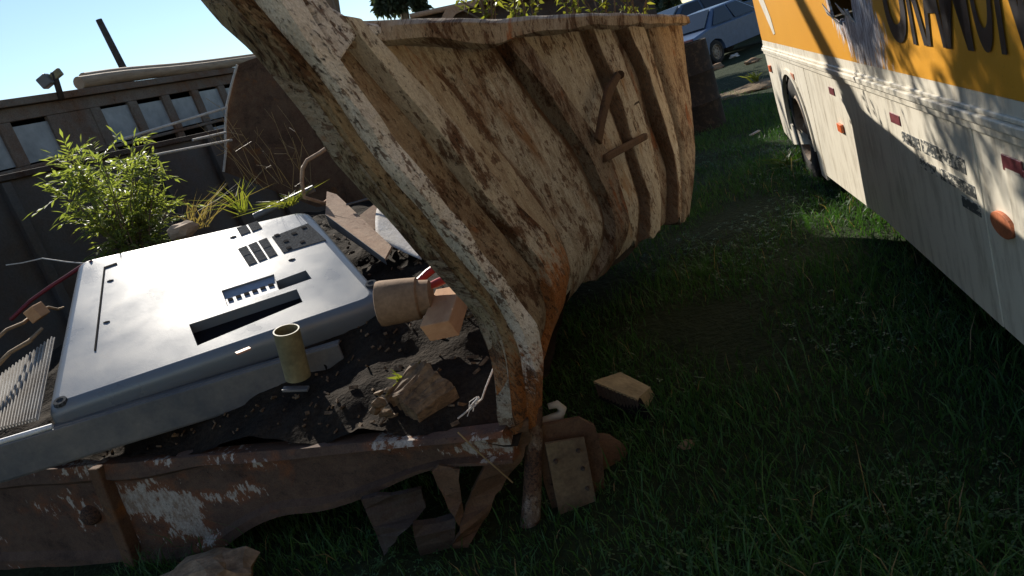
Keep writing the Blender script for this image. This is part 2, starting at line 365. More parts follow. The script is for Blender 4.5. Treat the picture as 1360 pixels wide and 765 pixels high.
band('rib', R3L, R3R, hat(.05, .08), m_panel_pale, .07, 50, 20, .012, 8, .08)
band('side_panel', R3R, R4L, flat(-.02), m_strip, .02, 50, 8, .015, 9, .08)
band('rib', R4L, R4R, hat(.05, .08), m_panel_pale, .07, 50, 20, .012, 10, .08)
band('side_panel', R4R, R5L, flat(-.02), m_strip, .02, 50, 8, .02, 11, .08)
band('rib', R5L, G_e, hat(.045, .08), m_rib, .06, 50, 20, .015, 12, .08)
# orange rusted heel where the flange turns under
def shard(pts, off, mat, th=.012, seed=0):
    out = []
    for i in range(len(pts)):
        a, b_ = V(pts[i]), V(pts[(i + 1) % len(pts)])
        for k in range(4):
            q = a.lerp(b_, k / 4); out.append(wp(q.x + .014 * nz((i, k * .37, seed), 3.1, 1), q.y + .014 * nz((i, k * .37, seed), 3.1, 2), off + .03 * nz((q.x * 6, q.y * 6, seed), 1, 3)))
    mb = MB(); mb.prism(out, -nn * th); return mb.build('torn_foot', mat, bed)
shard([(-.24, .06), (-.02, .10), (.10, .03), (.04, -.10), (-.04, -.16), (-.12, -.10), (-.20, -.12)], .05, m_rust, .012, 1)
shard([(.02, .12), (.22, .10), (.26, .0), (.18, -.07), (.08, -.03)], .03, m_orange, .012, 2)
shard([(.22, .12), (.5, .14), (.46, .04), (.36, .0), (.28, .03)], -.03, m_rust, .012, 3)
# backing skin so the wall is closed from inside
band('inner_skin', G_g, G_e, flat(-.13), m_dark, .015, 40, 40, .01, 14, v0=.06)
# inner return of the end flange
mb = MB(); uvr = []
for i in range(61):
    q = G_in(i / 60); 
    for d in (.028, .01, -.01, -.03): mb.v.append(tuple(wp(q.x + .012 * nz((i * .2, d * 9, 0), 1, 3), q.y, d))); uvr.append((i * .035, d * 1.4))
for i in range(60):
    for j in range(3): a = i * 4 + j; mb.f.append((a, a + 1, a + 5, a + 4))
mb.build('flange_return', m_rib, bed, True, uvf=uvr)
# gusset rising at the end of the rail
mb = MB(); uvr = []
outl = [(-1.30, 1.62), (-1.27, 1.75), (-1.17, 1.58), (-1.10, 1.46), (-1.03, 1.39), (-.94, 1.358), (-.80, 1.348), (-.80, 1.32), (-.94, 1.325), (-1.03, 1.27), (-1.08, 1.36)]
mb.prism([wp(a, u, .05) for a, u in outl], -nn * .05); uvr = [(a + .95 * u + .3, u) for a, u in outl] * 2
mb.build('corner_gusset', m_white, bed, uvf=uvr, bevel=.012)
# top rail
mb = MB(); uvr = []; n_ = 90
for i in range(n_ + 1):
    a = lerp(-1.0, 3.05, i / n_); dr_ = -.024 * smooth((1.2 - a) / 1.6); dz = dr_ + .008 * nz((a, 0, 0), 3, 5); lo = dr_ + 1.322 - .02 * math.exp(-((a + .25) / .3) ** 2) + .012 * nz((a, 1, 0), 5, 6)
    for (u, o) in ((1.30, -.1), (lo, .055), (lo + .012, .085), (1.372 + dz, .088), (1.386 + dz, .07), (1.386 + dz, -.1)):
        tp_ = smooth((a + 1.0) / .35); o = o * lerp(.35, 1, tp_) if o > 0 else o; o += .012 * nz((a, u * 4, 0), 4, 8); mb.v.append(tuple(wp(a, u, o))); uvr.append((a * .9 + o * 3, u + o * 2 + a * .3))
for i in range(n_):
    for j in range(6): a = i * 6 + j; b_ = i * 6 + (j + 1) % 6; mb.f.append((a, b_, b_ + 6, a + 6))
mb.f += [tuple(range(6)), tuple(range(n_ * 6, n_ * 6 + 6))]
mb.build('top_rail', m_rail, bed, True, uvf=uvr, flat_ang=40)
# brackets on the wall
def wbar(name, pts, r, off, mat):
    mb = MB(); mb.tube([wp(a, u, o + off) for a, u, o in pts], r, 8); return mb.build(name, mat, bed, True, flat_ang=50)
def wq(x, y, off): return onp(x, y, B0 + nn * off, nn)
mb = MB(); mb.prism([wq(x, y, .10) for x, y in [(821, 95), (826, 101), (815, 124), (809, 145), (804, 168), (800, 192), (794, 184), (798, 160), (802, 138), (808, 116)]], -nn * .018); mb.build('bent_hook', m_rust, bed, bevel=.005)
mb = MB(); mb.tube([wq(824, 99, .09), wq(824, 101, -.02)], .02, 8); mb.build('hook_stud', m_rust, bed)
mb = MB(); mb.bar(wq(801, 211, .06), wq(857, 181, .075), uu * .036, nn * .03); mb.build('step_bar', m_rust, bed, bevel=.008)
mb = MB()
for p, q in (((1.42, .93), (1.66, .94)), ((1.42, .93), (1.56, .80)), ((1.66, .94), (1.80, .80))): mb.bar(wp(*p, .035), wp(*q, .035), uu * .012, nn * .02)
mb.build('hatch_frame', m_dark, bed)
for p in ((1.24, .40), (1.95, .45)):
    rock('rust_lump', wp(*p, .03), .016, m_orange, bed, (1, 1, 1.5), 2, .5, int(p[0] * 50))
# floor, far board and low left board of the body
E0 = atz(690, 562, .44); E1 = atz(0, 622, .56); LF = (E1 - E0).normalized(); LH = V((l.x, l.y, 0)).normalized()
mb = MB(); mb.prism([E0 + LF * .45 + V((0, 0, -.06)), E1 + V((0, 0, -.06)), E1 + LH * 3.2 + V((0, 0, -.2)), E0 + LF * .45 + LH * 3.2 + V((0, 0, -.2))], V((0, 0, -.03))); mb.build('floor_plate', m_dark, bed)
far = E0 + LH * 3.15
mb = MB(); mb.prism([far + LF * .3 + V((0, 0, -.15)), wp(3.02, 1.33, -.14), wp(3.02, 1.33, -.14) + LF * 2.7, far + LF * 2.5 + V((0, 0, -.15))], LH * .04); mb.build('far_board', m_rust, bed)
# rear cross beam
beam_n = LF.cross(V((0, 0, 1))).normalized(); beam_n = beam_n if beam_n.y < 0 else -beam_n
BL = (E1 - E0).length + .9
mb = MB(); nseg = 80; prof = [(0, -.02), (.0, .05), (-.035, .065), (-.05, .03), (-.25, .022), (-.268, .055), (-.30, .05), (-.31, -.02)]
for i in range(nseg + 1):
    a = BL * i / nseg + .05; o = E0 + LF * a; hs = .42 + .58 * smooth((a - .25) / .8) + .95 * smooth((a - 1.1) / .9)
    for z, d in prof: mb.v.append(tuple(o + V((0, 0, z * hs + .012 * nz((a, z * 5, 0), 2.2, 4))) + beam_n * (d + .018 * nz((a, z * 4, 1), 3, 5))))
P_ = len(prof)
for i in range(nseg):
    for j in range(P_): a = i * P_ + j; b_ = i * P_ + (j + 1) % P_; mb.f.append((a, b_, b_ + P_, a + P_))
mb.f += [tuple(range(P_)), tuple(range(nseg * P_, nseg * P_ + P_))]
mb.build('cross_beam', m_beam, bed, True, flat_ang=40)
def bpt(x, y, off=.03):                       # point on the face of the cross beam
    return onp(x, y, E0 + beam_n * off, beam_n)
mb = MB(); mb.bar(bpt(130, 618, .05), bpt(200, 800, .05), LF * .07, beam_n * .07); mb.build('beam_stiffener', m_rust, bed, bevel=.008)
mb = MB(); mb.lathe(bpt(129, 678, .0), beam_n, [(.0, .075), (.035, .07), (.05, .05), (.052, 0)], 14); mb.build('round_boss', m_beam_paint, bed, True)
# hanging brackets under the beam's right end
YH = 2.62
def hang(name, pts, mat, th=.03, Y=YH, bev=.004):
    out = []
    for i in range(len(pts)):
        a, b_ = V(pts[i]), V(pts[(i + 1) % len(pts)])
        for k in range(4):
            q = a.lerp(b_, k / 4); j = 0 if name.startswith('pivot') else 4.0
            out.append(at(q.x + j * nz((q.x * .11, q.y * .13, 0), 1, 1), q.y + j * nz((q.x * .11, q.y * .13, 0), 1, 2), Y + .09 * (j / 4) * nz((q.x * .02, q.y * .02, 0), 1, 3)))
    mb = MB(); mb.prism(out, V((0, th * .5, 0))); return mb.build(name, mat, bed)
hang('hanging_bracket', [(700, 556), (704, 588), (690, 612), (664, 650), (648, 684), (622, 725), (610, 752), (594, 746), (606, 716), (616, 686), (634, 640), (655, 585)], m_rust, .05, 2.6)
hang('bracket_rib', [(572, 628), (582, 618), (610, 624), (616, 680), (610, 700), (604, 690)], m_rust, .03, 2.58)
hang('hanging_bracket', [(478, 662), (560, 650), (566, 676), (530, 712), (510, 738), (500, 712)], m_dark, .05, 2.68)
hang('bracket_foot', [(548, 700), (606, 690), (604, 745), (560, 752)], m_dark, .08, 2.62)
mb = MB(); pth = [at(708, 540, 2.66), at(709, 600, 2.63), at(707, 650, 2.62), at(704, 702, 2.62)]; mb.tube(pth, [.036, .034, .036, .04], 10); mb.build('support_post', m_beam_paint, bed, True, flat_ang=50)
hp = hang('pivot_plate', [(724, 590), (776, 582), (797, 692), (746, 700)], plain('plate_tan', (.16, .12, .075), .8, .2, 0, .4, 8, .3, c2=(.09, .06, .04)), .03, 2.60, .006)
for x, y in ((768, 598), (774, 622), (780, 648), (786, 672), (738, 612)):
    mb = MB(); mb.lathe(at(x, y, 2.595), (0, -1, 0), [(0, .012), (.007, .011), (.009, 0)], 8); link('bolt', mb.build('bolt', m_dark, None).data, None, hp); bpy.data.objects.remove(bpy.data.objects[-1]) if False else None
for o in [o for o in bpy.data.objects if o.name.startswith('bolt') and o.parent is None]: bpy.data.objects.remove(o)
hang('pivot_frame', [(716, 566), (770, 556), (790, 566), (800, 600), (806, 690), (742, 704), (722, 640)], m_rust, .05, 2.66, .01)
mb = MB(); o_ = at(812, 612, 2.8); mb.lathe(o_, (.3, -1, .1), [(.0, .0), (.06, .0), (.085, -.02), (.09, -.10), (.08, -.14), (0, -.14)], 20); mb.build('bearing_drum', m_rust, bed, True, flat_ang=40)
mb = MB(); c0 = at(738, 548, 2.74); pts = [at(x, y, 2.74) for x, y in [(716, 588), (718, 570), (720, 560), (732, 556), (744, 552), (747, 543), (740, 537), (728, 540)]]
mb.tube(pts, [.018, .02, .018, .018, .02, .018, .016, .012], 7); mb.build('curled_rim', m_ridge, bed, True)

# ------------------------------------------------------------------ soil heaped in the body
EW = (E1 - E0).length
def heap(wd, k):
    base = lerp(.44, .56, wd / EW)
    z = base + .02 + .09 * smooth((k + .05) / .4) + .17 * smooth((k - .3) / .7) + .16 * smooth((k - .9) / 1.2)
    z -= .10 * smooth((.55 - wd) / .6)
    p = (wd, k, 0); return z + .05 * nz(p, 2.2, 3) + .035 * nz(p, 5, 4) + .018 * nz(p, 13, 5)
def hp_pt(wd, k): q = E0 + LF * wd + LH * k; return V((q.x, q.y, heap(wd, k)))
mb = MB(); NW, NK = 130, 110
for j in range(NK + 1):
    for i in range(NW + 1): mb.v.append(tuple(hp_pt(lerp(.02, EW + .7, i / NW), lerp(-.03, 3.1, j / NK))))
mb.f = [(j * (NW + 1) + i, j * (NW + 1) + i + 1, (j + 1) * (NW + 1) + i + 1, (j + 1) * (NW + 1) + i) for j in range(NK) for i in range(NW)]
tag(mb.build('soil_heap', m_soil, None, True), kind='structure')
def heap_at(x, y):                            # where a sight line meets the heap
    d = ray(x, y); t = 1.5
    while t < 9:
        p = CAM + d * t; r = p - E0; r.z = 0
        k = r.dot(LH); q = r - LH * k; wd = q.dot(V((LF.x, LF.y, 0)).normalized())
        if p.z <= heap(wd, k): return p
        t += .01
    return p

# ------------------------------------------------------------------ back cover of a television
TN = V((.12, -.34, .93)).normalized(); TP = CAM + ray(58, 548) * (V((-2.08, 3.27, .87)) - CAM).length
def tp(x, y, h=0.0): return onp(x, y, TP, TN) + TN * h
tv = empty('television_back_cover', tp(280, 420, -.15), 'pale grey plastic back cover of a flat television lying face down on the junk', 'television')
m_tv = NB('grey_plastic', .36, .55); _a = m_tv.noise(2.2, 5, .6); _f = m_tv.noise(240, 2, .5)
_d = m_tv.noise(5, 8, .72, False, (1, 1, 1), (2, 7, 1)); m_tv.color(m_tv.mix(m_tv.ramp(_d, (.56, 0), (.72, .5)), m_tv.mix(m_tv.ramp(_a, (.45, 0), (.75, 1)), (.13, .15, .175), (.12, .125, .13)), (.20, .17, .13))); m_tv.rough(m_tv.ramp(_a, (.3, .25), (.7, .38))); m_tv.bump(_f, .25, .0015); m_tv = m_tv.m
m_vent = plain('vent_mesh', (.085, .092, .10), .95, .05, 0, .5, 90, .5, .003, fine=220)
m_port = plain('port_panel', (.24, .28, .35), .45, .4, 0, .15, 10, .05)
m_black = plain('black_slot', (.012, .012, .014), .95, .03, 0, .1, bump=0)
def rounded(pts, r, n=5):
    out = []; k = len(pts)
    for i in range(k):
        p = pts[i]; a = (pts[i - 1] - p); b = (pts[(i + 1) % k] - p)
        ra = min(r, a.length * .45); A, B = p + a.normalized() * ra, p + b.normalized() * ra
        for j in range(n + 1): t = j / n; out.append(A * (1 - t) ** 2 + p * 2 * t * (1 - t) + B * t * t)
    return out
oc = [tp(56, 550), tp(514, 394), tp(409, 275), tp(100, 346)]
cen = sum(oc, V()) / 4
base = rounded(oc, .07, 6); nO = len(base)
def ring(inset, drop):
    out = []
    for p in base:
        d = cen - p; out.append(p + d.normalized() * inset - TN * drop)
    return out
rings = [ring(.075, 0), ring(.045, .006), ring(.02, .022), ring(.004, .05), ring(0, .085), ring(.0, .12)]
def quad(pl, h=0.0): return [tp(x, y, h) for x, y in pl]
H1 = [(251, 431), (394, 384), (402, 401), (262, 459)]; H2 = [(365, 374), (406, 359), (414, 370), (371, 385)]; H3 = [(294, 386), (364, 364), (370, 385), (302, 407)]
holes = [quad(h) for h in (H1, H2, H3)]
loops = [rings[0]] + holes; flatpts = [p for lp in loops for p in lp]
mb = MB(); tris = tessellate_polygon(loops); mb.add(flatpts, [tuple(t) for t in tris])
# rim rings
b0 = len(mb.v)
for r_ in rings: mb.v += [tuple(p) for p in r_]
for i in range(len(rings) - 1):
    for k in range(nO): a = b0 + i * nO + k; b_ = b0 + i * nO + (k + 1) % nO; mb.f.append((a, b_, b_ + nO, a + nO))
for h, dp in zip((H1, H2, H3), (.055, .06, .012)):
    a = quad(h); b_ = [p - TN * dp for p in a]; mb.add(a + b_, [(i, (i + 1) % 4, (i + 1) % 4 + 4, i + 4) for i in range(4)])
me_ = mb.build('shell', m_tv, tv, False, uvf=None); me_.data.shade_smooth(); me_.data.set_sharp_from_angle(angle=math.radians(35))
mb = MB(); mb.prism(quad(H1, -.055), -TN * .004); mb.build('recess_floor', m_black, tv)
mb = MB(); mb.prism(quad(H2, -.06), -TN * .004); mb.build('socket_floor', m_black, tv)
pp = MB(); pp.prism(quad(H3, -.012), -TN * .004); pp = pp.build('port_panel', m_port, tv)
for i in range(6):
    t = i / 5; x, y = lerp(304, 358, t), lerp(396, 377, t); mb = MB(); mb.prism(quad([(x - 3, y - 1), (x + 4, y - 3), (x + 5, y), (x - 2, y + 2)], -.008), -TN * .004); mb.build('port', m_black, tv)
def tplate(name, pl, mat, h=.003): mb = MB(); mb.prism(quad(pl, h), -TN * .008); return mb.build(name, mat, tv)
va, vb, vc = V((316, 331)), V((352, 317)), V((331, 354))   # 3 x 2 vent cells
eu, ev = (vb - va) / 3, (vc - va) / 2
for i in range(3):
    for j in range(2):
        o_ = va + eu * (i * 1.12) + ev * (j * 1.0); tplate('vent', [tuple(o_), tuple(o_ + eu * .95), tuple(o_ + eu * .95 + ev * .9), tuple(o_ + ev * .9)], m_vent)
for i in range(2):
    o_ = V((314, 303)) + V((15, -5)) * i; tplate('vent', [tuple(o_), tuple(o_ + V((13, -4))), tuple(o_ + V((19, 5))), tuple(o_ + V((6, 10)))], m_vent)
tplate('speaker_grille', [(361, 315), (409, 297), (433, 319), (376, 336)], m_vent)
for x, y in ((368, 313), (380, 321), (391, 311), (402, 322), (384, 330), (404, 303)): tplate('fixing_hole', [(x - 4, y), (x + 2, y - 2), (x + 4, y), (x - 2, y + 2)], m_black, .006)
tplate('seam', [(125, 466), (127.5, 466), (140, 355), (138, 355)], m_black); tplate('seam', [(138, 355), (140, 356.5), (156, 351), (155, 349)], m_black)
for x, y in ((146, 373), (141, 428), (309, 315), (387, 345)): tplate('slot', [(x - 4, y + 1), (x, y - 1), (x + 5, y - 1.5), (x + 1, y + 1)], m_black)
for x, y in ((493, 377), (80, 533)):
    mb = MB(); mb.lathe(tp(x, y, -.01), TN, [(.0, .012), (.012, .012), (.016, .016), (.028, .016), (.032, 0)], 16); mb.build('screw_boss', m_vent, tv, True, flat_ang=40)
mb = MB(); mb.prism([p - TN * .118 + (cen - p).normalized() * .01 for p in base], -TN * .02); mb.build('screen_frame', m_grey_bed, tv)

# steel channel in front of it with a stub of pipe
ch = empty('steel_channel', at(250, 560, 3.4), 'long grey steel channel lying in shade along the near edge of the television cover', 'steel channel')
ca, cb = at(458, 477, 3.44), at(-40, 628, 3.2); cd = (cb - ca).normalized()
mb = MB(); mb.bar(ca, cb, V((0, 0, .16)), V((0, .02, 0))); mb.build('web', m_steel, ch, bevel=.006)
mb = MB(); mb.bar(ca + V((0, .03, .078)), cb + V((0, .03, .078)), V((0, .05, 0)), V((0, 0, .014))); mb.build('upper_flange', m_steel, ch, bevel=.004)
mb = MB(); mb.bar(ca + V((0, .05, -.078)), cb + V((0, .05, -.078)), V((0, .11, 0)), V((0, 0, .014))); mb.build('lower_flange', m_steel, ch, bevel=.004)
mb = MB(); q = at(430, 488, 3.42); mb.lathe(q, (0, -1, 0), [(.0, .004), (.016, .004), (.017, 0)], 14); mb.build('bolt_hole', m_black, ch)
mb = MB(); q = at(323, 466, 3.26); mb.box(q, V((.03, .008, 0)), V((-.01, .02, 0)), V((0, 0, .004))); mb.build('orange_clip', plain('clip', (.45, .2, .12), .6), ch)
pi = empty('pipe_stub', at(392, 505, 3.2), 'short yellowed open pipe stub standing against the steel channel', 'pipe')
pa, pb = at(396, 500, 3.26), at(380, 438, 3.22)
mb = MB(); mb.lathe(pa, pb - pa, [(.050, 0), (.056, 0), (.056, (pb - pa).length), (.050, (pb - pa).length), (.050, .02)], 28); mb.build('pipe_wall', m_pipe, pi, True, flat_ang=40)
mb = MB(); mb.bar(at(376, 517, 3.2), at(410, 516, 3.2), V((0, .05, .0)), V((0, 0, .012))); tag(mb.build('metal_clip', m_steel, None, bevel=.003), 'small pale metal clip lying on dark soil below the pipe stub', 'clip')

# ------------------------------------------------------------------ junk around the television
pot = empty('clay_pot', at(535, 430, 3.3), 'tan clay pot lying on its side at the corner of the television cover', 'pot')
oa, ob = at(503, 404, 3.32), at(556, 396, 3.30); ax = (ob - oa); R = px(31, 3.3)
mb = MB(); hL = ax.length; mb.lathe(oa, ax, [(R * .86, .015), (R * .9, 0), (R * 1.0, .004), (R * 1.02, .02), (R * .97, hL * .7), (R * .93, hL), (R * .8, hL + .008)], 32); mb.build('body', m_clay, pot, True, flat_ang=40)
mb = MB(); mb.lathe(oa, ax, [(R * .8, hL), (R * .78, hL + .02), (R * .74, hL + .055), (R * .6, hL + .06), (0, hL + .058)], 32); mb.build('foot', m_clay, pot, True, flat_ang=40)
mb = MB(); mb.lathe(oa, ax, [(R * .86, .012), (R * .84, hL * .8), (0, hL * .8)], 28); mb.build('hollow', m_soil, pot, True)
blk = [(557, 434), (596, 426), (612, 381), (577, 384)]
fr = [at(557, 434, 3.05), at(596, 426, 3.05)]; bk = [at(579, 384, 3.42), at(612, 378, 3.42)]
dn = V((.02, 0, -.075)); mb = MB(); mb.add(fr + bk + [p + dn for p in fr + bk], [(0, 1, 3, 2), (4, 6, 7, 5), (0, 4, 5, 1), (2, 3, 7, 6), (0, 2, 6, 4), (1, 5, 7, 3)])
tag(mb.build('wood_block', m_block, None, bevel=.004), 'sawn reddish wood block lying under the clay pot', 'wood block')
tool = empty('red_handled_tool', at(580, 370, 3.4), 'hand tool with two red plastic handles lying on the wood block', 'tool')
for p in ([(553, 376, 3.42), (568, 363, 3.45), (585, 350, 3.48)], [(566, 382, 3.32), (582, 375, 3.36), (599, 368, 3.4)]):
    mb = MB(); mb.tube([at(*q) for q in p], [.015, .019, .017], 10); mb.build('handle', m_red, tool, True, flat_ang=60)
mb = MB(); mb.tube([at(553, 376, 3.42), at(545, 385, 3.4), at(566, 382, 3.32)], .01, 8); mb.build('jaw', m_steel, tool, True)

an = empty('rusty_angle_plate', at(470, 300, 4.2), 'dusty brown steel angle plate wedged behind the television cover', 'steel plate')
mb = MB(); mb.prism([at(434, 254, 5.0), at(447, 258, 4.95), at(520, 327, 4.15), at(511, 344, 3.95), at(432, 285, 4.62)], V((.0, .004, -.012))); mb.build('upper_leaf', m_sheet_rust, an)
mb = MB(); mb.prism([at(432, 285, 4.60), at(511, 344, 3.93), at(514, 352, 3.95), at(438, 300, 4.6)], V((0, .012, 0))); mb.build('lower_leaf', m_steel, an)
sh = empty('bent_white_sheet', at(530, 320, 4.2), 'bent dirty white metal sheet leaning behind the rusty angle plate', 'metal sheet')
mb = MB(); mb.prism([at(478, 287, 4.65), at(505, 266, 5.0), at(500, 312, 4.4)], V((0, .008, .004))); mb.build('folded_corner', m_sheet_rust, sh)
mb = MB(); g = 12; A, B_, C_, D_ = at(508, 266, 5.05), at(584, 336, 4.4), at(499, 318, 4.3), at(560, 345, 4.0)
for j in range(g + 1):
    for i in range(g + 1):
        s_, t_ = i / g, j / g; p = (A * (1 - s_) + B_ * s_) * (1 - t_) + (C_ * (1 - s_) + D_ * s_) * t_
        mb.v.append(tuple(p + V((0, 0, .05 * math.sin(t_ * math.pi) + .01 * nz(p, 6)))))
mb.f = [(j * (g + 1) + i, j * (g + 1) + i + 1, (j + 1) * (g + 1) + i + 1, (j + 1) * (g + 1) + i) for j in range(g) for i in range(g)]
o_ = mb.build('sheet', m_sheet_white, sh, True); md = o_.modifiers.new('s', 'SOLIDIFY'); md.thickness = .006
mb = MB(); mb.tube([at(*p) for p in [(440, 262, 5.0), (430, 270, 4.9), (404, 262, 4.8), (401, 240, 4.8), (402, 224, 4.8), (408, 213, 4.8), (425, 203, 4.8), (443, 190, 4.8)]], .012, 8)
tag(mb.build('bent_rod', m_sheet_rust, None, True), 'thin bent metal rod with a crook rising beside the steel tube', 'rod')
mb = MB(); mb.tube([at(338, 288, 4.9), at(417, 250, 4.9)], .022, 12); tag(mb.build('steel_tube', m_steel, None, True, flat_ang=50), 'short grey steel tube lying behind the far edge of the television cover', 'tube')
mb = MB(); mb.tube([at(460, 272, 4.7), at(506, 259, 4.8)], .006, 6); tag(mb.build('wire', m_steel, None), 'thin bright wire above the rusty angle plate', 'wire')

# left edge: ribbed sheet, sticks, tube, hose
cs = empty('ribbed_sheet', at(30, 520, 3.5), 'grey ribbed sheet lying left of the television cover', 'ribbed sheet')
c00, c10, c01, c11 = at(72, 446, 3.9), at(50, 556, 3.25), at(-30, 520, 4.0), at(-40, 580, 3.3)
nr = 22; mb = MB()
for i in range(nr * 4 + 1):
    t = i / (nr * 4); h = .006 * (1 if (i // 2) % 2 else -1)
    for j in range(2): p = (c00.lerp(c01, t)).lerp(c10.lerp(c11, t), j); mb.v.append(tuple(p + V((0, 0, h))))
mb.f = [(2 * i, 2 * i + 1, 2 * i + 3, 2 * i + 2) for i in range(nr * 4)]
o_ = mb.build('ribs', plain('aged_sheet', (.34, .32, .29), .6, .3, 0, .35, 6, .2, c2=(.2, .17, .14)), cs); md = o_.modifiers.new('s', 'SOLIDIFY'); md.thickness = .004
mb = MB(); mb.tube([at(-20, 593, 3.1), at(70, 566, 3.15)], .012, 10); tag(mb.build('white_tube', plain('white_plastic', (.7, .7, .7), .4, .5), None, True, flat_ang=50), 'thin white tube lying below the ribbed sheet', 'tube')
for i, (p, q, r) in enumerate([((-10, 492, 3.7), (56, 436, 4.0), .012), ((-10, 455, 3.9), (46, 416, 4.2), .01), ((55, 412, 4.2), (85, 408, 4.3), .008)]):
    mb = MB(); a, b_ = at(*p), at(*q); mb.tube([a, a.lerp(b_, .35) + V((.0, 0, .012)), a.lerp(b_, .7) - V((0, 0, .008)), b_], [r, r * .9, r, r * .7], 7)
    tag(mb.build('stick', m_stick, None, True), ['longest bare stick resting on the ribbed sheet at the left edge', 'pale stick lying above the longest stick at the left edge', 'short thin stick touching the left edge of the television cover'][i], 'stick', 'sticks left of the television')
mb = MB(); q = at(49, 415, 4.15); mb.box(q, V((.03, 0, .01)), V((0, .05, 0)), V((-.01, 0, .035))); tag(mb.build('wood_offcut', m_block, None, bevel=.004), 'small pale wood offcut standing between the sticks', 'wood offcut')
mb = MB(); mb.tube([at(*p) for p in [(14, 425, 4.4), (40, 400, 4.5), (65, 382, 4.55), (90, 366, 4.6), (108, 354, 4.6), (122, 348, 4.5)]], .012, 8); tag(mb.build('red_hose', plain('dark_red_rubber', (.16, .02, .03), .5), None, True), 'dark red hose curving up to the corner of the television cover', 'hose')
mb = MB(); mb.tube([at(*p) for p in [(8, 352, 4.9), (30, 349, 4.9), (56, 343, 4.9), (90, 348, 4.8), (115, 350, 4.7)]], .004, 5); tag(mb.build('cable', m_sheet_white, None), 'thin pale cable strung across behind the red hose', 'cable')
rock('sunlit_stone', at(242, 306, 5.1), .075, plain('pale_stone', (.42, .3, .2), .9), None, (1.3, 1, .8), 2, .3, 4); tag(bpy.data.objects['sunlit_stone'], 'pale tan stone beside the base of the leafy shrub', 'stone')

# rotten log and twigs in front
rl = empty('rotten_log', heap_at(545, 545), 'chunk of rotten split log lying on the dark soil', 'log')
YL = heap_at(560, 535).y; P1, P2, P3, P4 = at(552, 550, YL - .12), at(603, 513, YL - .06), at(548, 480, YL + .1), at(512, 527, YL + .04)
mb = MB(); g = 26
top = lambda s_, t_: (P4.lerp(P3, s_)).lerp(P1.lerp(P2, s_), t_)
for j in range(g + 1):
    for i in range(g + 1):
        s_, t_ = i / g, j / g; p = top(s_ + .09 * nz((0, t_ * 6, 3), 2, 2) * (1 if i == g or i == 0 else .3), t_); p = p + V((0, 0, .03 * math.sin(t_ * math.pi) + .02 * nz((t_ * 9, s_ * 1.2, 0), 1.4, 7) + .008 * nz((t_ * 30, s_ * 3, 0), 1, 2))); mb.v.append(tuple(p))
K = len(mb.v)
for p in list(mb.v): q = V(p); mb.v.append(tuple(q + V((.02 * nz(q, 9), .02, -.10 + .02 * nz(q, 12)))))
for j in range(g):
    for i in range(g): a = j * (g + 1) + i; mb.f += [(a, a + 1, a + g + 2, a + g + 1), (a + K, a + K + g + 1, a + K + g + 2, a + K + 1)]
bd = [i for i in range(g + 1)] + [j * (g + 1) + g for j in range(1, g + 1)] + [g * (g + 1) + i for i in range(g - 1, -1, -1)] + [j * (g + 1) for j in range(g - 1, 0, -1)]
for a, b_ in zip(bd, bd[1:] + bd[:1]): mb.f.append((a, b_, b_ + K, a + K))
mb.build('split_wood', m_rot, rl)
for i, (x, y, r) in enumerate([(505, 535, .028), (498, 545, .022), (512, 548, .025), (522, 553, .02), (503, 522, .018), (516, 518, .016), (560, 556, .018)]):
    rock('bark_chip', at(x, y, YL - .04), r, m_rot, rl, (1.2, .8, .8), 1, .6, i)
mb = MB(); mb.tube([at(*p) for p in [(648, 425, 2.72), (655, 448, 2.7), (659, 472, 2.68), (655, 490, 2.66), (645, 515, 2.64), (640, 530, 2.64), (622, 545, 2.64), (608, 556, 2.62)]], .0035, 5); tag(mb.build('hanging_wire', m_sheet_white, None), 'thin pale wire hanging inside the end flange', 'wire')
mb = MB(); mb.tube([at(*p) for p in [(608, 574, 2.55), (630, 596, 2.52), (655, 618, 2.5), (681, 641, 2.5)]], .003, 5); tag(mb.build('straw_stalk', m_dry, None), 'single dry straw stalk hanging over the bracket', 'straw')
rg = MB(); q0 = at(635, 527, 2.62)
for i in range(14):
    a = q0 + V(rng.normal(0, .005, 3)); rg.tube([a, a + V((-.025, 0, -.02)) + V(rng.normal(0, .005, 3)), a + V((-.06, 0, -.045)) * rng.uniform(.4, 1) + V(rng.normal(0, .007, 3))], .0018, 4)
tag(rg.build('frayed_rope', m_sheet_white, None), 'frayed pale rope end caught on the hanging wire', 'rope')

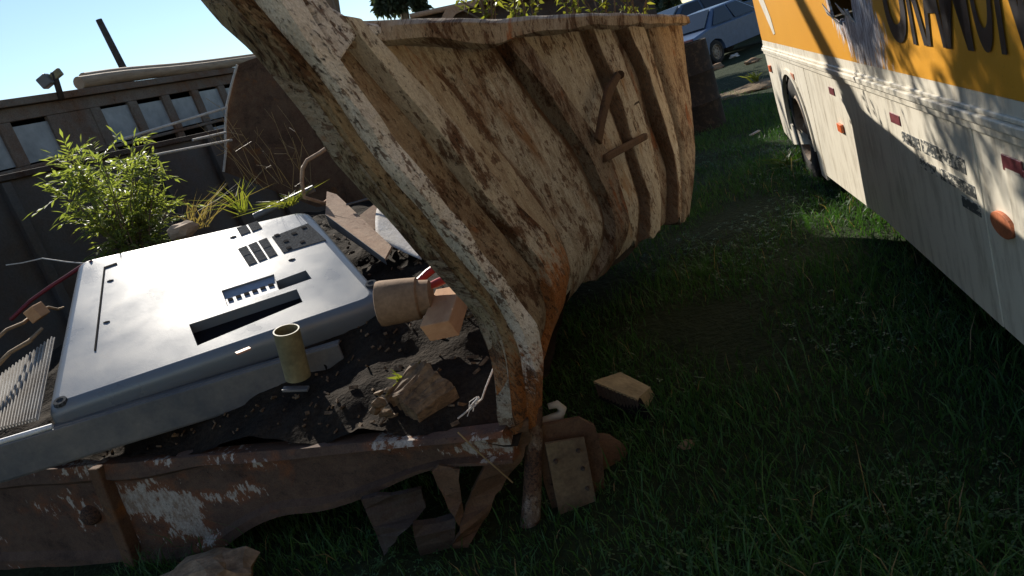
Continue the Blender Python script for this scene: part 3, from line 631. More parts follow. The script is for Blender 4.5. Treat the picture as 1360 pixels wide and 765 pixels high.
# ------------------------------------------------------------------ plants
def leaf(mb, p, d, L_, W_, nrm, droop=.2):
    d = V(d).normalized(); s = d.cross(V(nrm)).normalized() * W_; up = s.cross(d).normalized()
    m = p + d * L_ * .45 - up * 0; t = p + d * L_ - V((0, 0, droop * L_))
    mb.add([p, m + s - V((0, 0, droop * .1 * L_)), t, m - s - V((0, 0, droop * .1 * L_))], [(0, 1, 2), (0, 2, 3)])
def rv(s=1): return V(rng.normal(0, s, 3))
def shrub(name, base, hgt, spread, nst, label, cat, group=None, leafL=.085, leafW=.011, mat=m_leaf, lean=V((0, 0, 0)), dens=1.0, pinnae=6):
    t = empty(name, base, label, cat, group); sm = MB(); lm = MB()
    for s in range(nst):
        az = rng.uniform(0, 6.28); out = rng.uniform(.2, 1) * spread; hh = hgt * rng.uniform(.55, 1)
        tip = base + V((math.cos(az) * out, math.sin(az) * out, hh)) + lean * hh
        mid = base.lerp(tip, .5) + V((math.cos(az), math.sin(az), 0)) * -out * .12 + rv(.02)
        path = [base + rv(.015), base.lerp(mid, .5) + rv(.01), mid, mid.lerp(tip, .5) + rv(.012), tip]
        sm.tube(path, [.009, .008, .006, .0045, .0025], 5)
        nl = int(16 * dens)
        for k in range(nl):
            f = rng.uniform(.22, 1) ** .8; i = min(int(f * 4), 3); p = path[i].lerp(path[i + 1], f * 4 - i)
            d = (rv(1) + V((math.cos(az), math.sin(az), .35)) * .6 + V((0, 0, .2))).normalized(); side = d.cross(V((0, 0, 1))).normalized()
            rl_ = rng.uniform(.07, .15) * hgt / .7
            if pinnae:
                for q in range(pinnae):
                    pp_ = p + d * rl_ * (q + .5) / pinnae - V((0, 0, .15 * rl_ * (q / pinnae) ** 2))
                    for sg in (-1, 1): leaf(lm, pp_, d * .75 + side * sg * .7 + rv(.12), leafL * rng.uniform(.4, 1.2) * (1 - .35 * q / pinnae), leafW, V((0, 0, 1)) + rv(.35), .12)
                leaf(lm, p + d * rl_, d, leafL, leafW, V((0, 0, 1)) + rv(.3))
            else:
                leaf(lm, p, d, leafL * rng.uniform(.6, 1.2), leafW * rng.uniform(.7, 1.2), V((0, 0, 1)) + rv(.5))
    sm.build('stem', m_bark, t); lm.build('foliage', mat, t); return t
sb = at(185, 345, 6.2)
shrub('leafy_shrub', V((sb.x, sb.y, sb.z - .22)), 1.14, .46, 24, 'bushy green shrub with narrow leaves growing left behind the television cover', 'shrub', None, .10, .011, m_leaf, V((.1, 0, 0)), 1.0, 5)
def tuft(name, base, n, h, spread, mat, label, cat, w_=.006, group=None, lean=V((0, 0, 0))):
    mb = MB()
    for i in range(n):
        p = base + V((rng.normal(0, spread * .3), rng.normal(0, spread * .3), 0)); d = V((rng.normal(0, spread), rng.normal(0, spread), h * rng.uniform(.5, 1))) + lean
        s = d.cross(V((rng.normal(), rng.normal(), 0))).normalized() * w_; m_ = p + d * .55; e = p + d - V((0, 0, .12 * h)) + V((d.x, d.y, 0)) * .4
        mb.add([p - s, p + s, m_ + s * .7, m_ - s * .7, e], [(0, 1, 2, 3), (3, 2, 4)])
    return tag(mb.build(name, mat, None), label, cat, group)
tuft('dry_grass_tuft', at(262, 305, 5.4), 40, .30, .13, m_dry, 'tuft of dry brown grass beside the leafy shrub', 'grass tuft', .004, None, V((.1, 0, 0)))
tuft('green_grass_tuft', at(325, 282, 5.3), 26, .28, .09, m_weed, 'tuft of upright green grass behind the television cover', 'grass tuft', .004)
tuft('low_grass_tuft', at(388, 272, 4.85), 60, .10, .10, m_weed, 'low grass tuft beside the short steel tube', 'grass tuft', .004)
tuft('small_sprout', heap_at(532, 505), 16, .05, .05, m_weed, 'small yellow green sprout beside the rotten log', 'sprout', .008)
# dry twiggy weeds against the dark bed
wd = MB()
for i in range(16):
    b_ = at(rng.uniform(330, 420), rng.uniform(235, 270), 6.6); e = b_ + V((rng.normal(-.05, .12), rng.normal(0, .1), rng.uniform(.3, .75))); m_ = b_.lerp(e, .5) + rv(.05)
    wd.tube([b_, m_, e], [.003, .0025, .0015], 4)
    for k in range(3): q = m_.lerp(e, rng.uniform(0, 1)); wd.tube([q, q + rv(.06) + V((0, 0, .05))], .0015, 4)
tag(wd.build('dry_weed', m_dry, None), 'thin dry weed stalks standing in front of the dark truck bed', 'weed')
# weeds on top behind the rail
for i, (x, y, Y, h, lab) in enumerate([(700, 40, 4.2, .42, 'leafy weed showing over the middle of the top rail'), (742, 36, 4.5, .40, 'weed next right of the one over the middle of the rail'), (805, 40, 5.0, .5, 'tall weed over the right part of the top rail'), (850, 45, 5.3, .55, 'weed with pale stems near the far rail corner'), (890, 50, 5.6, .5, 'rightmost weed hanging over the far rail corner')]):
    b_ = at(x, y, Y) - nn * .2 + V((0, 0, -.05)); shrub('rail_weed', b_, h, .19, 9, lab, 'weed', 'weeds growing behind the top rail', .06, .012, m_weed, V((.1, 0, 0)), .8, 0)

# ------------------------------------------------------------------ the bus
W0 = atz(1092, 248, 0); da = ray(876, 21); da.z = 0; da.normalize(); nb = V((-da.y, da.x, 0)); BO = nb * (W0.dot(nb))
def bp(a, z, off=0.0): return BO + da * a + V((0, 0, z)) + nb * off
bus = empty('bus', bp(3, 0, -1.2), 'old white and yellow bus with torn side panel parked on the grass', 'bus')
def paint(name, c, dirt=.8):
    b = NB(name, .38, .5); n1 = b.noise(1.6, 5, .6); n2 = b.noise(14, 5, .7, False, (1, 1, .25)); n3 = b.noise(70, 3)
    col = b.mix(b.ramp(n2, (.48, 0), (.8, dirt)), c, (.22, .17, .11)); col = b.mix(b.ramp(n1, (.4, 0), (.75, .25)), col, tuple(x * .6 for x in c))
    b.color(b.mix(b.ramp(n3, (.68, 0), (.74, .4)), col, (.16, .1, .06))); b.rough(b.ramp(n1, (.3, .34), (.7, .6))); b.bump(n1, .06, .02); return b.m
m_bw = paint('bus_white', (.68, .63, .52)); m_by = None
b = NB('bus_yellow', .42, .45)          # yellow paint scraped off round the torn hole
sep = b.n('ShaderNodeSeparateXYZ'); b.L(b.tc.outputs['UV'], sep.inputs[0])
a_, z_ = sep.outputs[0], sep.outputs[1]
st_ = b.noise(7, 6, .75, True, (2.6, .55, 1), dist=.5); st2 = b.noise(30, 5, .7, True, (2.2, .3, 1), (4, 1, 0), .8)
da_ = b.math('DIVIDE', b.math('SUBTRACT', b.math('ADD', a_, b.math('MULTIPLY', z_, -.9)), 2.92), .58)
dz_ = b.math('DIVIDE', b.math('SUBTRACT', z_, 1.38), .42)
rr_ = b.math('ADD', b.math('MULTIPLY', da_, da_), b.math('MULTIPLY', dz_, dz_))
msk = b.math('ADD', b.math('SUBTRACT', 1.05, rr_), b.math('MULTIPLY', b.math('SUBTRACT', st_, .5), 2.4))
msk = b.ramp(msk, (.35, 0), (.5, 1))
scr = b.ramp(st2, (.36, (.10, .085, .10)), (.46, (.33, .27, .27)), (.56, (.72, .70, .70)), (.75, (.82, .8, .78)))
n1 = b.noise(1.4, 5); n3 = b.noise(50, 3)
yel = b.mix(b.ramp(n1, (.3, 0), (.7, 1)), (.66, .31, .025), (.60, .27, .02)); yel = b.mix(b.ramp(n3, (.66, 0), (.73, .5)), yel, (.25, .15, .06))
b.color(b.mix(msk, yel, scr)); b.bump(b.math('ADD', b.math('MULTIPLY', st2, msk), n3), .15, .004); m_by = b.m
def bplate(name, outline, mat, off=.0, th=.03, holes=None, parent=None, bevel=0):
    mb = MB(); lp = [[bp(a, z, off) for a, z in outline]] + [[bp(a, z, off) for a, z in h] for h in (holes or [])]
    fl = [p for q in lp for p in q]; n_ = len(fl); tr = tessellate_polygon(lp)
    mb.add(fl + [p - nb * th for p in fl], [tuple(t) for t in tr] + [tuple(i + n_ for i in reversed(t)) for t in tr])
    o = 0
    for q in lp:
        k = len(q); mb.f += [(o + i, o + (i + 1) % k, o + (i + 1) % k + n_, o + i + n_) for i in range(k)]; o += k
    uv = [(p - BO).dot(da) for p in fl] ; uv = [(u_, p.z) for u_, p in zip(uv, fl)] * 2
    return mb.build(name, mat, parent or bus, uvf=uv, bevel=bevel)
arch = [(6.74 + .60 * math.cos(t), .36 + .50 * math.sin(t)) for t in np.linspace(0, math.pi, 17)]
SK, BELT = .24, .955
bplate('lower_panel', [(5.91, BELT), (5.91, .12), (6.12, .12), (6.14, .30)] + arch + [(7.36, .16), (7.9, .20), (8.0, .4), (8.0, BELT)], m_bw, 0, .02)
cuts = [5.90, 4.25, 2.75, 1.2, -.6, -2.4, -4.0]
for a1, a0 in zip(cuts[:-1], cuts[1:]): bplate('lower_panel', [(a1 - .006, BELT), (a0, BELT), (a0, SK), (a1 - .006, SK if a1 < 5.8 else .16)], m_bw, .002 if a1 == 4.25 else 0, .02, bevel=.003)
bplate('arch_lip', [(6.74 + .63 * math.cos(t), .36 + .53 * math.sin(t)) for t in np.linspace(-.1, math.pi + .1, 21)] + [(6.74 + .59 * math.cos(t), .36 + .49 * math.sin(t)) for t in np.linspace(math.pi + .1, -.1, 21)], m_bw, .014, .03)
for z0, z1, o in ((.958, .985, .012), (.99, 1.018, .022), (1.02, 1.035, .010)): bplate('belt_moulding', [(8.0, z1), (-4, z1), (-4, z0), (8.0, z0)], m_bw, o, .03, bevel=.004)
bplate('waist_panel', [(8.0, 1.085), (-4, 1.085), (-4, 1.036), (8.0, 1.036)], m_by if False else m_bw, 0, .02)
hole = [(4.52, 1.52), (4.60, 1.40), (4.57, 1.31), (4.44, 1.275), (4.36, 1.30), (4.30, 1.27), (4.22, 1.345), (4.16, 1.28), (4.08, 1.31), (4.06, 1.42), (4.14, 1.56), (4.3, 1.62)]
bplate('upper_panel', [(8.0, 1.95), (-4, 1.95), (-4, 1.086), (8.0, 1.086)], m_by, 0, .012, [hole])
# peeled skin round the hole
for k, (a, z) in enumerate([(4.58, 1.32), (4.40, 1.28), (4.22, 1.32), (4.10, 1.29)]):
    mb = MB(); A, B_ = bp(a + .07, z, .002), bp(a - .05, z - .01, .002); mb.add([A, B_, bp(a, z + .07, .03 + .02 * k % .03)], [(0, 1, 2)]); o_ = mb.build('torn_flap', m_sheet_white, bus); md = o_.modifiers.new('s', 'SOLIDIFY'); md.thickness = .003
wz0, wz1 = 1.98, 2.72
for i in range(8):
    a1 = 7.85 - i * 1.48; bplate('window_pane', [(a1, wz1), (a1 - 1.36, wz1), (a1 - 1.36, wz0), (a1, wz0)], plain('tinted_glass', (.03, .035, .04), .08, .6, 0, .05, bump=0) if i == 0 else bpy.data.materials['tinted_glass'], -.012, .008)
    bplate('window_post', [(a1 - 1.36, wz1), (a1 - 1.48, wz1), (a1 - 1.48, wz0), (a1 - 1.36, wz0)], m_by, 0, .02)
for z0, z1 in ((1.951, 1.979), (2.721, 3.0)): bplate('cant_rail', [(8.0, z1), (-4, z1), (-4, z0), (8.0, z0)], m_bw, 0, .02)
# end wall, roof, inside
def bbox(name, a0, a1, o0, o1, z0, z1, mat, bevel=0): mb = MB(); mb.box(bp((a0 + a1) / 2, (z0 + z1) / 2, (o0 + o1) / 2), da * (a1 - a0) / 2, nb * (o1 - o0) / 2, V((0, 0, (z1 - z0) / 2))); return mb.build(name, mat, bus, bevel=bevel)
bbox('end_wall_lower', 8.001, 8.06, -2.4, -.03, .35, 1.08, m_bw, .02); bbox('end_wall_upper', 8.001, 8.06, -2.4, -.03, 1.09, 3.0, m_by, .02)
bbox('corner_post', 7.95, 8.05, -.05, -.002, .45, 1.08, m_bw, .02); bbox('corner_post_upper', 7.95, 8.05, -.05, -.002, 1.09, 3.0, m_by, .02)
bbox('roof', -4, 8.05, -2.42, -.001, 3.001, 3.12, m_bw, .05); bbox('far_side', -4, 8.0, -2.45, -2.4, .3, 3.0, m_bw)
bbox('floor', -4, 8.0, -2.4, -.03, .62, .70, m_void); bbox('shade_sheet', -4, 7.99, -1.0, -.95, .7, 2.9, m_void); bbox('underframe', -3.5, 5.9, -2.1, -.35, .2, .6, m_void); bbox('inner_arch', 6.05, 7.45, -1.2, -.5, .1, .61, m_void)  # near-black sheet inside the bus stands in for its unlit interior
# wheel
wh = empty('wheel_dummy', (0, 0, 0)); bpy.data.objects.remove(wh)
wc = bp(6.66, .40, -.13)
def wheel(parent, c, ax, R, Wd, rimr):
    mb = MB(); mb.lathe(c, ax, [(rimr, -Wd * .5), (R * .93, -Wd * .5), (R, -Wd * .32), (R, Wd * .32), (R * .97, Wd * .42), (R * .9, Wd * .5), (rimr * 1.1, Wd * .5), (rimr, Wd * .42)], 40, True)
    ty = mb.build('wheel', m_rubber, parent, True, flat_ang=50)
    mb = MB(); mb.lathe(c, ax, [(rimr * 1.02, Wd * .46), (rimr * .96, Wd * .5), (rimr * .92, Wd * .2), (rimr * .6, Wd * .12), (rimr * .5, Wd * .26), (rimr * .3, Wd * .30), (0, Wd * .30)], 32); rm = mb.build('rim', m_rim, ty, True, flat_ang=40)
    a = V(ax).orthogonal().normalized(); b_ = V(ax).normalized().cross(a)
    for k in range(8):
        t = k * math.pi / 4; q = V(c) + (a * math.cos(t) + b_ * math.sin(t)) * rimr * .52 + V(ax).normalized() * Wd * .2; mb = MB(); mb.tube([q, q + V(ax).normalized() * .04], .02, 6); mb.build('wheel_nut', m_rim, ty)
wheel(bus, wc, nb, .46, .26, .27)
for i in range(18):                                    # tread lugs
    t = i / 18 * 2 * math.pi; r = V(( 0, 0, 1)) * math.sin(t) + da * math.cos(t); tg = V((0, 0, 1)) * math.cos(t) - da * math.sin(t)
    mb = MB(); mb.box(wc + r * .465 + nb * .085, r * .012, tg * .045, nb * .045); mb.build('tread_lug', m_rubber, bus, bevel=.004)
# reflectors, lamps, filler
m_amber = plain('amber_lens', (.75, .16, .05), .25, .6, 0, .1, bump=.05); m_refl = plain('red_reflector', (.22, .06, .07), .3, .5, 0, .3, 20, .05); m_fill = plain('faded_orange', (.50, .16, .07), .6, .3, 0, .3)
for a, z, w_, h, mt, nm in ((7.79, .83, .10, .06, m_amber, 'marker_lamp'), (4.93, .655, .11, .05, m_amber, 'marker_lamp'), (6.50, .85, .16, .045, m_fill, 'faded_reflector'), (5.0, .87, .14, .045, m_refl, 'reflector'), (3.66, .87, .15, .045, m_refl, 'reflector'), (2.45, .885, .14, .05, m_refl, 'reflector'), (2.3, .865, .16, .04, m_refl, 'reflector')):
    bplate(nm, [(a - w_ / 2, z - h / 2), (a + w_ / 2, z - h / 2), (a + w_ / 2, z + h / 2), (a - w_ / 2, z + h / 2)], mt, .018 if 'lamp' in nm else .006, .018 if 'lamp' in nm else .005, bevel=.004)
bplate('filler_cap', [(2.59 + .085 * math.cos(t), .665 + .042 * math.sin(t)) for t in np.linspace(0, 2 * math.pi, 24, False)], m_fill, .012, .012, bevel=.004)
bplate('filler_door', [(2.50, .87), (2.40, .87), (2.3, .83), (2.28, .5), (2.50, .5)], m_bw, .006, .005)
# worn stencil panel
b = NB('worn_print', .5, .4); v1 = b.noise(26, 3, .8, True, (1, 1.6, 1)); v2 = b.noise(4, 3, .5, True)
b.color(b.mix(b.ramp(b.math('ADD', b.math('MULTIPLY', v1, .7), b.math('MULTIPLY', v2, .3)), (.5, 0), (.54, 1)), (.07, .075, .075), (.58, .54, .45))); m_prt = b.m
for a1, a0, z1, z0 in ((3.60, 3.36, .825, .775), (3.33, 2.86, .83, .775), (3.40, 3.2, .74, .70), (3.15, 2.80, .745, .70), (2.95, 2.78, .68, .64)):
    bplate('worn_print', [(a1, z1), (a0, z1), (a0, z0), (a1, z0)], m_prt, .0045, .004)
# white swoosh and lettering
bplate('white_stripe', [(7.55, 1.5), (7.25, 1.5), (7.0, 1.3), (6.95, 1.17), (7.05, 1.16), (7.25, 1.28), (7.5, 1.44)], m_bw, .004, .003)
m_blk = plain('black_paint', (.035, .033, .036), .4, .5, 0, .3, 14, .05)
def letter(ch, a_left, a_right, z0, z1):
    cu = bpy.data.curves.new('t', 'FONT'); cu.body = ch; cu.offset = .018; to = bpy.data.objects.new('t', cu); COL.objects.link(to)
    bpy.context.view_layer.update(); me = bpy.data.meshes.new_from_object(to.evaluated_get(bpy.context.evaluated_depsgraph_get())); bpy.data.objects.remove(to)
    X = [v.co.x for v in me.vertices]; Y = [v.co.y for v in me.vertices]; x0, x1, y0, y1 = min(X), max(X), min(Y), max(Y)
    for v in me.vertices:
        v.co = bp(lerp(a_left, a_right, (v.co.x - x0) / (x1 - x0)), lerp(z0, z1, (v.co.y - y0) / (y1 - y0)), .005)
    link('letter', me, m_blk, bus)
for ch_, a1, a0 in (('U', 3.50, 3.22), ('R', 3.19, 3.02), ('A', 3.03, 2.83), ('M', 2.84, 2.60), ('O', 2.575, 2.42), ('N', 2.40, 2.22)): letter(ch_, a1, a0, 1.212, 1.62)

# ------------------------------------------------------------------ wreck of a railway carriage at the left
dw = ray(930, 2); dw.z = 0; dw.normalize(); nw = V((dw.y, -dw.x, 0)); r_ = ray(0, 137); WP = CAM + r_ * (1.3 / r_.z); WO = nw * WP.dot(nw)
def wpt(a, z, off=0.0): return WO + dw * a + V((0, 0, z)) + nw * off
wr = empty('wrecked_coach', wpt(9, 0, -1.2), 'long rusted coach wreck with two rows of dusty windows behind the junk', 'coach')
def wbox(name, a0, a1, z0, z1, o0, o1, mat, bev=.008): mb = MB(); mb.box(wpt((a0 + a1) / 2, (z0 + z1) / 2, (o0 + o1) / 2), dw * (a1 - a0) / 2, nw * (o1 - o0) / 2, V((0, 0, (z1 - z0) / 2))); return mb.build(name, mat, wr, bevel=bev)
A0, A1 = 2.0, 14.0
wbox('roof', A0, A1, 2.84, 2.92, -2.4, .06, m_wreck); wbox('upper_rail', A0, A1, 2.70, 2.838, -.06, 0, m_wreck)
wbox('middle_rail', A0, A1, 2.20, 2.24, -.06, .01, m_wreck); wbox('waist_rail', A0, A1, 1.34, 1.44, -.06, .012, m_wreck); wbox('lower_side', A0, A1, .35, 1.338, -.06, 0, m_wreck)
wbox('shade_backing', A0, A1, .35, 2.83, -.9, -.85, m_void); wbox('floor', A0, A1, .3, .36, -2.3, -.02, m_dark); wbox('far_side', A0, A1, .35, 2.83, -2.4, -2.34, m_wreck)  # near-black sheet behind the windows paints in the coach's inner darkness
a = A0; i = 0
while a < A1 - .7:
    wbox('window_post', a, a + .16, 2.242, 2.698, -.05, .004, m_wreck)
    if i not in (3, 8): wbox('window_pane', a + .162, a + .648, 2.26, 2.67 - .02 * (i % 3), -.035, -.025, m_pane, 0)
    else: wbox('window_board', a + .162, a + .648, 2.242, 2.698, -.04, -.01, m_wreck, 0)
    wbox('lower_post', a, a + .14, 1.442, 2.198, -.05, .004, m_wreck)
    if i % 3 != 1: wbox('lower_pane', a + .142, a + .648, 1.46, 2.15 - .15 * (i % 2), -.035, -.025, m_pane, 0)
    a += .65; i += 1
wbox('end_wall', A1, A1 + .06, .35, 2.83, -2.4, 0, m_wreck)
for i, (x, y, x2, y2, r, lab) in enumerate([(136, 104, 318, 88, .085, 'upper of two long bare logs lying on the coach roof'), (121, 110, 310, 96, .075, 'lower of two long bare logs lying on the coach roof')]):
    s_ = wpt(8.12 - .25 * i, 3.05 if i == 0 else 2.922 + r, -.13 + .12 * i)
    e_ = s_ + dw * 4.6; mb = MB(); mb.tube([s_.lerp(e_, t) + V((0, 0, .01 * math.sin(9 * t))) for t in np.linspace(0, 1, 12)], [r * (1 - .2 * t + .04 * math.sin(14 * t)) for t in np.linspace(0, 1, 12)], 14)
    tag(mb.build('bare_log', m_log, None, True, flat_ang=50), lab, 'log', 'logs on the coach roof')
fl = empty('flood_lamp', wpt(7.2, 2.92, -.3), 'small flood lamp on a bent post above the coach roof', 'lamp'); fb = at(78, 118, 9.2)
mb = MB(); mb.tube([at(82, 132, 9.2), at(76, 112, 9.2), at(71, 96, 9.2)], .035, 8); mb.build('post', m_dark, fl, True)
mb = MB(); mb.box(at(61, 108, 9.15), V((.06, 0, .02)), V((0, .06, 0)), V((-.02, 0, .06))); mb.build('lamp_head', m_steel, fl, bevel=.015)
mb = MB(); mb.tube([at(76, 104, 9.2), at(64, 101, 9.2)], .02, 8); mb.build('arm', m_dark, fl)
mb = MB(); mb.box(at(75, 99, 9.2), V((.06, 0, .02)), V((0, .03, 0)), V((-.01, 0, .04))); mb.build('bracket', m_pipe, fl, bevel=.01)
mb = MB(); pa, pb = at(166, 95, 30), at(131, 26, 30); mb.tube([pa + (pa - pb) * .9, pa, pb], [.14, .13, .11], 12); tag(mb.build('utility_pole', m_dark, None, True), 'plain dark utility pole standing far behind the coach', 'pole')

# second truck bed, dark side towards us
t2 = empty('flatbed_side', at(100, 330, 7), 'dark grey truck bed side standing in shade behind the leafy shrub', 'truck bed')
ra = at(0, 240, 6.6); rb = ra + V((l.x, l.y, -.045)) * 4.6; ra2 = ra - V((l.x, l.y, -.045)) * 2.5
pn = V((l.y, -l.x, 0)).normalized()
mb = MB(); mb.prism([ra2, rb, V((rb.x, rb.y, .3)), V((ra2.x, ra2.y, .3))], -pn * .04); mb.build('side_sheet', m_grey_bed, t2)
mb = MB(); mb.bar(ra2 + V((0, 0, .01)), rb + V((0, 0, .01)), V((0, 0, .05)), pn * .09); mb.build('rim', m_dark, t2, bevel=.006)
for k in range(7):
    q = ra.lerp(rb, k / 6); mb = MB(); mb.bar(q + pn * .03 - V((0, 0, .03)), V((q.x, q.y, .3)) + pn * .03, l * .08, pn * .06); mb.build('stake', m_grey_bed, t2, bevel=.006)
mb = MB(); Yh = 8.4; mb.prism([at(x, y, Yh) for x, y in [(315, 86), (330, 80), (360, 70), (520, 40), (560, 260), (420, 275), (297, 228), (302, 190), (300, 150)]], V((.0, .05, 0))); mb.build('headboard', m_rust, t2)
mb = MB(); mb.tube([at(x, y, Yh - .03) for x, y in [(315, 86), (308, 110), (301, 140), (299, 170), (300, 200), (297, 228)]], .014, 6); mb.build('headboard_edge', m_sheet_white, t2)
for p, q in (((165, 184, 7.6), (300, 143, 8.2)), ((205, 206, 7.6), (308, 186, 8.2)), ((256, 186, 7.7), (300, 176, 8.1))):
    mb = MB(); mb.tube([at(*p), at(*q)], .013, 6); mb.build('lit_edge', m_sheet_white, t2)  # pale tubes painted in for thin sunlit edges on the dark sheet

# ------------------------------------------------------------------ background: rusted truck body, drum, cars, trees
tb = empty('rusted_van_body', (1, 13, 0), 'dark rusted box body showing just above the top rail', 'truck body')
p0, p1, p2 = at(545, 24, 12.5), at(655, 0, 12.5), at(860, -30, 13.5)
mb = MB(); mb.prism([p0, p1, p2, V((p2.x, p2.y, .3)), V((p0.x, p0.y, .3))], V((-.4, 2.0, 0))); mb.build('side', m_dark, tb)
mb = MB(); mb.tube([p0 + V((0, -.03, .02)), p1 + V((0, -.03, .02)), p2 + V((0, -.03, .02))], .04, 8); mb.build('roof_edge', m_sheet_rust, tb)
mb = MB(); mb.prism([at(x, y, 12.4) for x, y in [(586, 24), (592, 12), (604, 8), (618, 4), (640, -4), (652, -2), (630, 8), (606, 18), (598, 28)]], V((0, .05, 0))); mb.build('torn_sheet', m_sheet_rust, tb)
dr = empty('dark_drum', atz(918, 190, 0), 'black dented drum standing beyond the far end of the tipper body', 'drum'); dq = atz(918, 190, 0.0); dq = V((dq.x + .42, dq.y + .7, 0)); Rd = .3
mb = MB(); hd = 1.15; mb.lathe(dq, (0, 0, 1), [(Rd, 0), (Rd, hd * .3), (Rd * 1.04, hd * .32), (Rd, hd * .34), (Rd, hd * .64), (Rd * 1.04, hd * .66), (Rd, hd * .68), (Rd, hd), (Rd * .95, hd), (Rd * .94, hd - .03), (0, hd - .03)], 28); mb.build('shell', m_rubber, dr, True, flat_ang=40)
def car(base, ang, label, body, sc=1.0, glass=None):
    t = empty('parked_car', base, label, 'car', 'cars parked at the back'); t.rotation_euler = (0, 0, ang); Mx = Matrix.Translation(base) @ Matrix.Rotation(ang, 4, 'Z') @ Matrix.Scale(sc, 4)
    def T(x, y, z): return Mx @ V((x, y, z))
    prof = [(-2.1, .35), (-2.15, .62), (-2.05, .82), (-1.45, .92), (1.0, .93), (1.75, .86), (2.1, .7), (2.15, .5), (2.1, .3)]
    arcs = []
    for cx_ in (1.35, -1.3): arcs += [(cx_ + .36 * math.cos(t_), .30 + .36 * math.sin(t_)) for t_ in np.linspace(0, math.pi, 9)]
    ol = prof + arcs; mb = MB(); n_ = len(ol); ys_ = [-.84, -.80, .80, .84]; ins = [.06, 0, 0, .06]
    for y, s_ in zip(ys_, ins): mb.v += [tuple(T(x * (1 - s_ * .3), y, z - (s_ * .6 if z > .6 else 0))) for x, z in ol]
    for k in range(3): mb.f += [(k * n_ + i, k * n_ + (i + 1) % n_, (k + 1) * n_ + (i + 1) % n_, (k + 1) * n_ + i) for i in range(n_)]
    tr = tessellate_polygon([[V((x, z, 0)) for x, z in ol]]); mb.f += [tuple(f) for f in tr] + [tuple(i + 3 * n_ for i in f) for f in tr]
    mb.build('body', body, t, True, flat_ang=30)
    cb_ = [(-1.35, .90), (-.75, 1.36), (.25, 1.40), (.95, .92)]; mb = MB()
    for y, s_ in ((-.80, 0), (-.62, 1), (.62, 1), (.80, 0)): pass
    lo = [T(-1.45, s * .80, .90) for s in (-1, 1)] + [T(1.0, s * .80, .92) for s in (-1, 1)]; hi = [T(-.78, s * .60, 1.36) for s in (-1, 1)] + [T(.28, s * .60, 1.39) for s in (-1, 1)]
    mb.add(lo + hi, [(0, 1, 5, 4), (2, 6, 7, 3), (0, 4, 6, 2), (1, 3, 7, 5), (4, 5, 7, 6)]); mb.build('cabin', body, t, bevel=.05)
    for pts in ([(0, .12), (0, .88)], [(1, 0)]): pass
    def win(a, b_, c, d, out): mb = MB(); mb.prism([a, b_, c, d], out); mb.build('window', m_glass, t)
    for s in (-1, 1):
        o_ = V((0, s * .012, .004)); R_ = Mx.to_3x3()
        for x0, x1, x2, x3 in ((-1.22, -.30, -.30, -.74), (-.22, .80, .26, -.22)):
            win(T(x0, s * .815, .95), T(x1, s * .815, .95), T(x2, s * .625, 1.33), T(x3, s * .625, 1.33), R_ @ V((0, s * .012, .004)))
    R_ = Mx.to_3x3(); win(T(.98, -.70, .96), T(.98, .70, .96), T(.34, .55, 1.36), T(.34, -.55, 1.36), R_ @ V((.03, 0, .02))); win(T(-1.42, -.70, .95), T(-1.42, .70, .95), T(-.84, .55, 1.34), T(-.84, -.55, 1.34), R_ @ V((-.03, 0, .02)))
    for s in (-1, 1):
        for cx_ in (1.35, -1.3): wheel(t, T(cx_, s * .74, .30), R_ @ V((0, s, 0)), .30 * sc, .18 * sc, .19 * sc)
        mb = MB(); mb.box(T(2.08, s * .6, .66), R_ @ V((.04, 0, 0)), R_ @ V((0, .16, 0)), R_ @ V((0, 0, .06))); mb.build('headlight', m_pane, t, bevel=.01)
        mb = MB(); mb.box(T(-2.1, s * .62, .74), R_ @ V((.04, 0, 0)), R_ @ V((0, .14, 0)), R_ @ V((0, 0, .07))); mb.build('tail_lamp', m_refl, t, bevel=.01)
    mb = MB(); mb.box(T(-2.14, 0, .46), R_ @ V((.06, 0, 0)), R_ @ V((0, .82, 0)), R_ @ V((0, 0, .10))); mb.build('bumper', m_glass, t, bevel=.02)
    mb = MB(); mb.box(T(2.14, 0, .42), R_ @ V((.06, 0, 0)), R_ @ V((0, .82, 0)), R_ @ V((0, 0, .10))); mb.build('bumper', body, t, bevel=.02)
    return t
m_glass = plain('car_glass', (.02, .024, .03), .08, .6, 0, .05, bump=0)
m_carblue = plain('pale_blue_paint', (.075, .115, .20), .3, .5, 0, .15, bump=0); m_cardark = plain('dark_blue_paint', (.05, .08, .13), .3, .5, 0, .15, bump=0)
q = atz(968, 78, 0); car(V((q.x + .2, q.y + 1.0, 0)), math.radians(35), 'pale blue and white saloon car parked behind the black drum', m_carblue)
q2 = V((q.x + 1.2, q.y + 5.5, 0)); car(q2, math.radians(20), 'dark blue car parked behind the pale blue saloon', m_cardark, 1.25)
